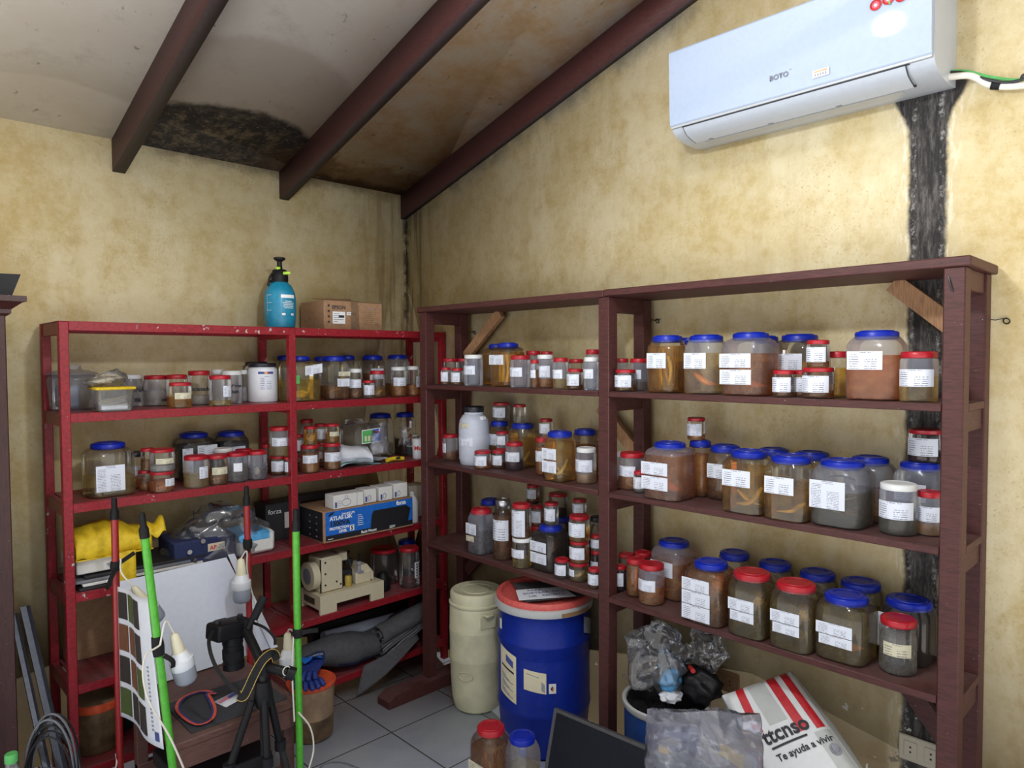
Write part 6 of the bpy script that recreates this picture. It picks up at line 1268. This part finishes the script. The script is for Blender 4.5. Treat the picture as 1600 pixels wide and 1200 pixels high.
# lanyard with badge
b = B(); zz = bz+.008
loop = spline([(-1.300, -.690, zz), (-1.33, -.655, zz), (-1.385, -.665, zz), (-1.42, -.72, zz), (-1.425, -.80, zz), (-1.41, -.87, zz), (-1.37, -.865, zz), (-1.34, -.81, zz), (-1.325, -.74, zz), (-1.318, -.70, zz+.004), (-1.295, -.715, zz+.004)], 5)
def strap(b, pts, w, m1, m2=None, th=.0016, up=Vector((0, 0, 1))):
    L_, R__ = [], []
    for i, p in enumerate(pts):
        d = (pts[min(i+1, len(pts)-1)]-pts[max(i-1, 0)]).normalized(); s_ = d.cross(up).normalized()*w/2
        L_.append(p-s_); R__.append(p+s_)
    def rows(a, c, m, o=0):
        va = [b.b.verts.new(q+up*o) for q in a]; vc = [b.b.verts.new(q+up*o) for q in c]
        for i in range(len(va)-1): b.face([va[i], va[i+1], vc[i+1], vc[i]], m)
    rows(L_, R__, m1); rows([l+up*th for l in L_], [q+up*th for q in R__], m1)
    if m2:
        mid1 = [l.lerp(q, .22) for l, q in zip(L_, R__)]; mid2 = [l.lerp(q, .78) for l, q in zip(L_, R__)]
        if m2 == 'half': rows([l.lerp(q, .45) for l, q in zip(L_, R__)], R__, 'orange', th+.0006)
        else:
            rows([l.lerp(q, .04) for l, q in zip(L_, R__)], [l.lerp(q, .10) for l, q in zip(L_, R__)], m2, th+.0006); rows([l.lerp(q, .90) for l, q in zip(L_, R__)], [l.lerp(q, .96) for l, q in zip(L_, R__)], m2, th+.0006)
r = thing('lanyard', 'navy and orange lanyard looped on the dark mat', 'lanyard', (-1.36, -.76, bz+.004)); strap(b, loop, .016, 'navy_strap', 'half'); b.build('neck_strap', r, 0)
b = B(); bc = V3(-1.275, -.775, bz+.008); u1 = V3(.85, .30, .03).normalized(); u2 = V3(-.30, .85, 0).normalized()
b.slab([bc-u1*.042-u2*.030, bc+u1*.030-u2*.034, bc+u1*.046+u2*.024, bc-u1*.036+u2*.034], .002, 'paper'); b.build('badge', r, 0)
b = B(); b.quad([bc-u1*.036+u2*.004+V3(0, 0, .0008), bc+u1*.02+u2*.004+V3(0, 0, .0026), bc+u1*.02+u2*.018+V3(0, 0, .0026), bc-u1*.032+u2*.018+V3(0, 0, .0008)], 'pink'); b.quad([bc+u1*.0-u2*.0+V3(0, 0, .003), bc+u1*.034+u2*.002+V3(0, 0, .004), bc+u1*.036+u2*.018+V3(0, 0, .004), bc+u1*.004+u2*.016+V3(0, 0, .003)], 'ink_blue'); b.build('badge_print', r, 0)

# white backdrop board
b = B(); P1, P2, P3, P4 = V3(-1.505, -.372, .735), V3(-1.118, -.372, .745), V3(-.985, -.487, bz+.012), V3(-1.44, -.487, bz+.004)
b.slab([P4, P3, P2, P1], .004, 'board_white'); tag(b.build('backdrop_board'), 'large white backdrop board leaning behind the bench', 'board')
b = B(); b.slab([P3+V3(-.02, -.012, 0), P3+V3(.008, -.012, .0), P2+V3(.026, -.012, .012), P2+V3(.002, -.012, .012)], .005, 'board_white'); tag(b.build('edge_strip'), 'narrow white strip running down the right edge of backdrop board', 'strip')
# poles
def pole(x0, y0, x1, y1, top, col_, lab):
    r = thing('broom_pole', lab, 'pole', (x1, y1, 0)); b = B(); p0 = V3(x1, y1, .004); p1 = V3(x0, y0, top); d = (p1-p0)
    b.tube([p0, p0+d*.93], .0115, col_, 16); b.build('shaft', r)
    b = B(); b.tube([p0+d*.93, p0+d*.955, p0+d*.965, p0+d*.99, p1], [.0135, .0135, .009, .009, .007], 'black_plastic', 14); b.build('end_cap', r)
    b = B(); b.tube([p0, p0+V3(0, 0, .05)], .0135, 'black_plastic', 12); b.build('foot_cap', r)
    return p0, d
PL = {}
PL['rl'] = pole(-1.520, -.455, -1.522, -.452, 1.045, 'red_pole', 'red broom pole at the back left of the bench')
PL['rr'] = pole(-1.092, -.505, -1.088, -.505, 1.034, 'red_pole', 'red broom pole at the back right before the backdrop board')
PL['gl'] = pole(-1.552, -.86, -1.482, -.945, 1.062, 'green_pole', 'green broom pole at the front left beside the photo poster')
PL['gr'] = pole(-1.122, -.95, -1.118, -.945, 1.02, 'green_pole', 'green broom pole at the front right behind the tripod')
def on_pole(k, z): p, d = PL[k]; return p+d*((z-p.z)/d.z)
def tape(k, z, h, lab, tails=()):
    b = B(); p = on_pole(k, z); q = on_pole(k, z+h); b.tube([p, (p+q)/2, q], [.0155, .0175, .0155], 'black_rubber', 12)
    for tl in tails: strap(b, spline([p+V3(*t) for t in tl], 4), .014, 'black_rubber', None, .002, Vector((.3, -.9, .2)).normalized())
    tag(b.build('velcro_tie', None, 50), lab, 'tie', 'black ties holding bulb cables to the poles')
tape('rl', .80, .03, 'black tie with loose ends on the back left red pole', [[(0, -.012, .02), (.02, -.022, .035), (.05, -.03, .055)], [(0, -.014, .01), (-.02, -.025, -.015), (-.035, -.028, -.05)]])
tape('rr', .80, .035, 'black tie on the back right red pole above a bulb', [[(0, -.012, 0), (-.02, -.02, -.02)]])
tape('gl', .645, .055, 'black tie halfway up the front left green pole', [[(.01, -.01, 0), (.03, -.02, -.02), (.03, -.02, -.04)]])
tape('gl', .24, .06, 'black tape binding the front left green pole to the bench')
tape('gr', .60, .028, 'black tie sticking out right from the front green pole', [[(.0, -.010, .014), (.03, -.018, .016), (.062, -.018, .010)]])
# bulbs with sockets
def bulb(p, d, lab, sz=1.0):
    d = Vector(d).normalized(); p = Vector(p); r = thing('hanging_bulb', lab, 'bulb', tuple(p), 'bulbs hanging from the four poles'); s = sz
    b = B(); b.tube([p, p+d*.006*s, p+d*.045*s, p+d*.060*s], [.006*s, .012*s, .0175*s, .0185*s], 'cream_bulb', 16); b.build('lamp_socket', r)
    b = B(); b.tube([p+d*.060*s, p+d*.066*s, p+d*.082*s, p+d*.084*s, p+d*.110*s, p+d*.112*s], [.019*s, .024*s, .030*s, .034*s, .0345*s, .033*s], 'white_plastic', 20); b.build('bulb_base', r)
    b = B(); b.tube([p+d*.112*s, p+d*.150*s, p+d*.160*s, p+d*.166*s], [.033*s, .032*s, .026*s, .012*s], 'lamp_shade', 20); b.build('bulb_cover', r, 60)
    return p
bulb((-1.480, -.885, .695), (.22, .0, -1), 'bulb with cream socket hanging from the front left green pole')
bulb((-1.128, -.530, .775), (0, 0, -1), 'bulb hanging in front of the backdrop board from red pole')
bulb((-1.098, -.83, .575), (.05, 0, -1), 'bulb hanging behind the front right green pole near the gloves', .95)
bulb((-1.49, -.53, .755), (.55, -.25, -1), 'tilted bulb above the photo poster between the left poles', .9)
def cord(pts, lab, m='cable_white', r_=.0028): b = B(); b.tube(spline(pts, 8), r_, m, 8); tag(b.build('power_cord'), lab, 'cord')
g = on_pole('gl', .68)
cord([(-1.480, -.885, .695), (-1.505, -.895, .74), g+V3(.0, -.02, .0)], 'short white cord from the green pole tie to its bulb')
cord([g+V3(0, -.018, .0), (-1.575, -.93, .66), (-1.575, -.95, .56), (-1.52, -.975, .42), (-1.475, -.985, .26), (-1.462, -.98, .10), (-1.45, -.98, .01)], 'long white cord hanging from the green pole down past bench')
cord([(-1.128, -.530, .775), (-1.112, -.545, .80), (-1.105, -.53, .72), (-1.08, -.53, .60), (-1.06, -.53, .50)], 'white cord beside the bulb before the backdrop board')
cord([(-1.098, -.83, .575), (-1.11, -.87, .60), on_pole('gr', .61)+V3(-.013, .004, .0), (-1.145, -.955, .50), (-1.14, -.955, .33)], 'white cord running down the front right green pole')
cord([(-1.13, -.965, .36), (-1.095, -.975, .30), (-1.085, -.975, .22), (-1.12, -.99, .12), (-1.05, -1.0, .05), (-1.02, -1.02, .004)], 'white cord curling from the green pole to the floor')
cord([(-1.49, -.53, .755), (-1.515, -.50, .80), (-1.51, -.475, .84)], 'white cord from red pole to the tilted bulb')
cord([(-1.02, -.86, .004), (-.93, -.74, .004), (-.86, -.78, .004), (-.84, -.92, .004), (-.93, -1.0, .004)], 'thin grey wire loop lying on the floor tiles', 'cable_grey', .0018)
cord([(-1.60, -.42, .004), (-1.56, -.45, .06), (-1.535, -.46, .14), (-1.53, -.44, .17)], 'white cord rising by the lowest red shelf')
# photo poster
r = thing('photo_poster', 'bent poster of twelve small photos between the left poles', 'poster', (-1.53, -.72, .33))
def ps(u, v, d=0):   # u 0 back -> 1 front, v 0 bottom -> 1 top
    yb = -.53-(.31+.085*(1-v))*u; bow = .010*math.sin(PI*u*2)*(1-.3*v); zt = .765+.035*u; zb = .335+.045*u
    return Vector((-1.536+.008*u*(1-v)+bow-d, yb, zb+(zt-zb)*v))
b = B(); b.grid(lambda u, v: ps(u, v), 30, 16, 'paper'); o = b.build('poster_sheet', r, 0); m_ = o.modifiers.new('s', 'SOLIDIFY'); m_.thickness = .0012
b = B(); pm = ['photo_dark', 'photo_green', 'photo_dark', 'photo_brown', 'photo_brown', 'photo_dark', 'photo_dark', 'photo_brown', 'photo_green', 'photo_green', 'photo_dark', 'photo_dark']
for rw in range(4):
    for c_i in range(3):
        u0 = .02+c_i*.26; v0 = .035+(3-rw)*.243
        b.grid(lambda u, v: ps(u0+.215*u, v0+.20*v, .0016), 6, 4, pm[rw*3+c_i])
for i in range(16): b.grid(lambda u, v: ps(.86+.03*u, .10+i*.028+.012*v, .0016), 1, 1, 'ink_grey')
b.grid(lambda u, v: ps(.90+.06*u, .04+.06*v, .0016), 1, 1, 'ink_blue'); b.build('photo_prints', r, 0)

# ================================================================== TRIPOD AND CAMERA
ap = V3(-1.262, -1.00, .50)
r = thing('camera_tripod', 'black tripod with angled arm standing before the bench', 'tripod', (-1.27, -1.0, 0))
for (fx, fy) in ((-1.53, -1.02), (-1.30, -1.13), (-1.13, -.985)):
    f = V3(fx, fy, .006); m1_ = ap.lerp(f, .42); m2_ = ap.lerp(f, .72); b = B()
    st = ap+(f-ap)*.06+V3((fx-ap.x)*.08, (fy-ap.y)*.08, 0)
    b.tube([st, m1_], .0115, 'black_plastic', 10); b.tube([m1_, m2_], .0105, 'dark_metal', 10); b.tube([m2_, f], .008, 'dark_metal', 10)
    b.tube([m1_-V3(0, 0, .012), m1_+V3(0, 0, .018)], .0175, 'black_plastic', 10); b.tube([m2_-V3(0, 0, .012), m2_+V3(0, 0, .012)], .015, 'black_plastic', 10)
    b.tube([f, f+V3(0, 0, .02)], .012, 'black_rubber', 8); b.build('leg', r)
b = B(); b.tube([ap+V3(0, 0, -.30), ap+V3(0, 0, .06)], .012, 'dark_metal', 12); b.build('centre_column', r)
b = B(); b.tube([ap+V3(0, 0, -.06), ap+V3(0, 0, -.03), ap+V3(0, 0, .02)], [.022, .030, .022], 'black_plastic', 16); b.build('collar', r)
hd = ap+V3(.0, 0, .065)
b = B(); c0 = V3(-1.245, -.845, .625); c1 = hd+V3(.055, -.045, -.022)
b.tube([c0, hd, c1], .015, 'black_plastic', 12); b.tube([c1, c1+V3(.02, -.012, -.010)], .020, 'black_plastic', 14); b.tube([hd+V3(0, 0, -.025), hd+V3(0, 0, .02)], .020, 'black_plastic', 14); b.build('side_arm', r)
b = B(); b.tube([c0+V3(.0, -.01, .01), c0+V3(.055, -.005, .095)], .0085, 'black_plastic', 10); b.tube([c0+V3(.02, -.008, .036), c0+V3(.058, -.005, .10)], [.013, .0145], 'black_rubber', 12); b.build('pan_handle', r)
b = B(); b.tube([hd+V3(.05+.012*math.cos(t), -.055, -.014+.014*math.sin(t)) for t in [2*PI*i/16 for i in range(17)]], .0016, 'cable_white', 6); b.build('wrist_ring', r)
r = thing('photo_camera', 'black camera pointing down over the bench on the tripod arm', 'camera', (-1.275, -.80, .52)); cb = V3(-1.285, -.80, .632)
b = B(); M_ = Matrix.Translation(cb) @ Matrix.Rotation(.25, 4, 'Z') @ Matrix.Rotation(.10, 4, 'Y')
b.box((-.062, -.036, -.028), (.062, .036, .026), 'black_plastic', .010, M_, 3); b.box((.030, -.045, -.034), (.064, .02, .028), 'black_rubber', .010, M_, 2); b.build('camera_body', r, 40)
b = B(); b.box((-.026, .015, -.030), (.026, .052, .024), 'black_plastic', .010, M_, 2); b.build('viewfinder_hump', r, 40)
b = B(); le = M_ @ V3(.016, 0, -.02); dn = V3(.02, 0, -1).normalized()
b.tube([le, le+dn*.03, le+dn*.032, le+dn*.09, le+dn*.092, le+dn*.112], [.032, .033, .031, .031, .034, .034], 'black_plastic', 28); b.tube([le+dn*.05, le+dn*.08], .0335, 'black_rubber', 28); b.build('lens', r, 40)
b = B(); b.tube([M_@V3(-.045, .0, .026), M_@V3(-.045, .0, .034)], .011, 'dark_metal', 14); b.tube([M_@V3(.045, .005, .026), M_@V3(.045, .005, .036)], .009, 'dark_metal', 14); b.build('dial', r)
b = B(); UPc = Vector((-.38, -.84, .40)).normalized()
strap(b, spline([M_@V3(-.064, -.01, .012), V3(-1.385, -.90, .645), V3(-1.39, -.95, .60), V3(-1.375, -1.0, .555), V3(-1.345, -1.035, .515)], 6), .011, 'black_rubber', None, .0018, UPc)
b.build('thin_strap', r, 0); b = B()
strap(b, spline([V3(-1.356, -1.04, .520), V3(-1.345, -1.05, .516), V3(-1.331, -1.05, .535), V3(-1.310, -1.05, .572), V3(-1.286, -1.05, .604), V3(-1.262, -1.05, .617), V3(-1.245, -1.045, .610), V3(-1.236, -1.04, .588)], 6), .028, 'black_rubber', 'gold', .0018, UPc)
b.build('neck_strap', r, 0); b = B()
strap(b, spline([M_@V3(.064, -.01, .012), V3(-1.185, -.84, .62), V3(-1.165, -.87, .59), V3(-1.175, -.90, .575)], 6), .009, 'black_rubber', None, .0018, UPc)
b.build('thin_strap', r, 0)

# ================================================================== FAR LEFT
r = thing('wooden_cupboard', 'dark varnished wooden cupboard at the left edge', 'cupboard', (-2.2, -.225, 0))
b = B(); b.box((-2.6, -.44, .0), (-1.800, -.005, 1.655), 'darkwood', .003); b.build('carcass', r)
b = B(); pf = [(-.44, 1.640), (-.452, 1.648), (-.452, 1.660), (-.480, 1.680), (-.492, 1.683), (-.492, 1.700), (-.01, 1.700), (-.01, 1.640)]
b.loft([[V3(x + (k*(-(y+.44)) if y < -.44 else 0), y, z) for y, z in pf] for x, k in ((-2.6, 0), (-1.797, .85))], 'darkwood'); b.build('cornice', r, 20)
b = B(); b.box((-2.5, -.452, .06), (-1.855, -.441, 1.60), 'darkwood', .003); rdoor = b.build('door', r)
b = B(); b.tube([(-1.852, -.447, 1.47), (-1.852, -.447, 1.56)], .005, 'steel', 8); b.build('hinge', rdoor)
b = B(); b.quad([(-1.92, -.4535, 1.565), (-1.868, -.4535, 1.565), (-1.868, -.4535, 1.595), (-1.92, -.4535, 1.595)], 'paper'); b.build('paper_tag', rdoor, 0)
r = thing('black_device', 'black plastic device with cable on top of the cupboard', 'device', (-1.86, -.32, 1.70)); b = B()
b.loft([[V3(x, y, z) for x, z in ((-2.05, 1.701), (-1.780, 1.701), (-1.755, 1.772), (-2.05, 1.765))] for y in (-.42, -.20)], 'black_plastic'); b.build('housing', r, 20)
b = B(); b.tube(spline([(-2.0, -.425, 1.72), (-1.90, -.43, 1.735), (-1.85, -.43, 1.715), (-1.82, -.43, 1.706)]), .005, 'cable_grey', 8); b.tube(spline([(-1.90, -.425, 1.76), (-1.87, -.43, 1.73), (-1.84, -.43, 1.706)]), .004, 'cable_black', 8); b.build('cable', r)
for i, (x0, y0, z0, x1, y1, w_, lb) in enumerate(((-1.712, -.045, .62, -1.650, -.36, .030, 'long aluminium profile leaning in the gap left of the red rack'), (-1.745, -.04, .60, -1.700, -.44, .022, 'narrower aluminium strip leaning beside the aluminium profile'))):
    b = B(); p = V3(x0, y0, z0); q = V3(x1, y1, .004); d = (q-p).normalized(); s_ = V3(1, 0, 0)*w_/2; t_ = V3(0, -.006, .003)
    b.loft([[c-s_-t_, c+s_-t_, c+s_+t_, c+s_*.6+t_*2, c+s_*.2+t_, c-s_+t_] for c in (p, q)], 'alu'); tag(b.build('aluminium_profile', None, 20), lb, 'profile')
b = B()
for k in range(9):
    dx = (k-4)*.0035; rr = .125+.0045*((k*5) % 7); b.tube([(-1.700+dx+.05*math.cos(a)*.6, -.47-.012*(k % 3)+.0*a, .19+rr*1.25*math.sin(a)) if 0 else (-1.712+dx+.058*math.cos(a), -.45-.040*math.cos(a)+.004*k, rr*1.18+.012+rr*1.18*math.sin(a)) for a in [2*PI*i/40 for i in range(41)]], .0036, ('cable_black', 'cable_grey', 'cable_black')[k % 3], 6)
tag(b.build('cable_coil'), 'coil of grey and black cable leaning at the foot of the red rack', 'cable')
r = thing('drink_bottle', 'clear bottle with green cap in the bottom left corner', 'bottle', (-1.855, -.70, 0)); b = B()
b.lathe([(.034, 0), (.038, .01), (.038, .28), (.034, .32), (.016, .37), (.0135, .385), (.0135, .395)], (-1.855, -.70, .001), 'clear_dusty', 24); b.build('bottle_body', r)
b = B(); b.lathe([(.0155, .383), (.016, .385), (.016, .405), (.014, .408)], (-1.855, -.70, .001), 'green_print', 20); b.build('cap', r)
b = B(); b.lathe([(.05, 0), (.06, .01), (.06, .16), (.055, .20), (.03, .22)], (-1.745, -.50, .001), 'clear_dusty', 24); tag(b.build('plastic_jug'), 'pale plastic jug behind the aluminium profile, floor left', 'jug')
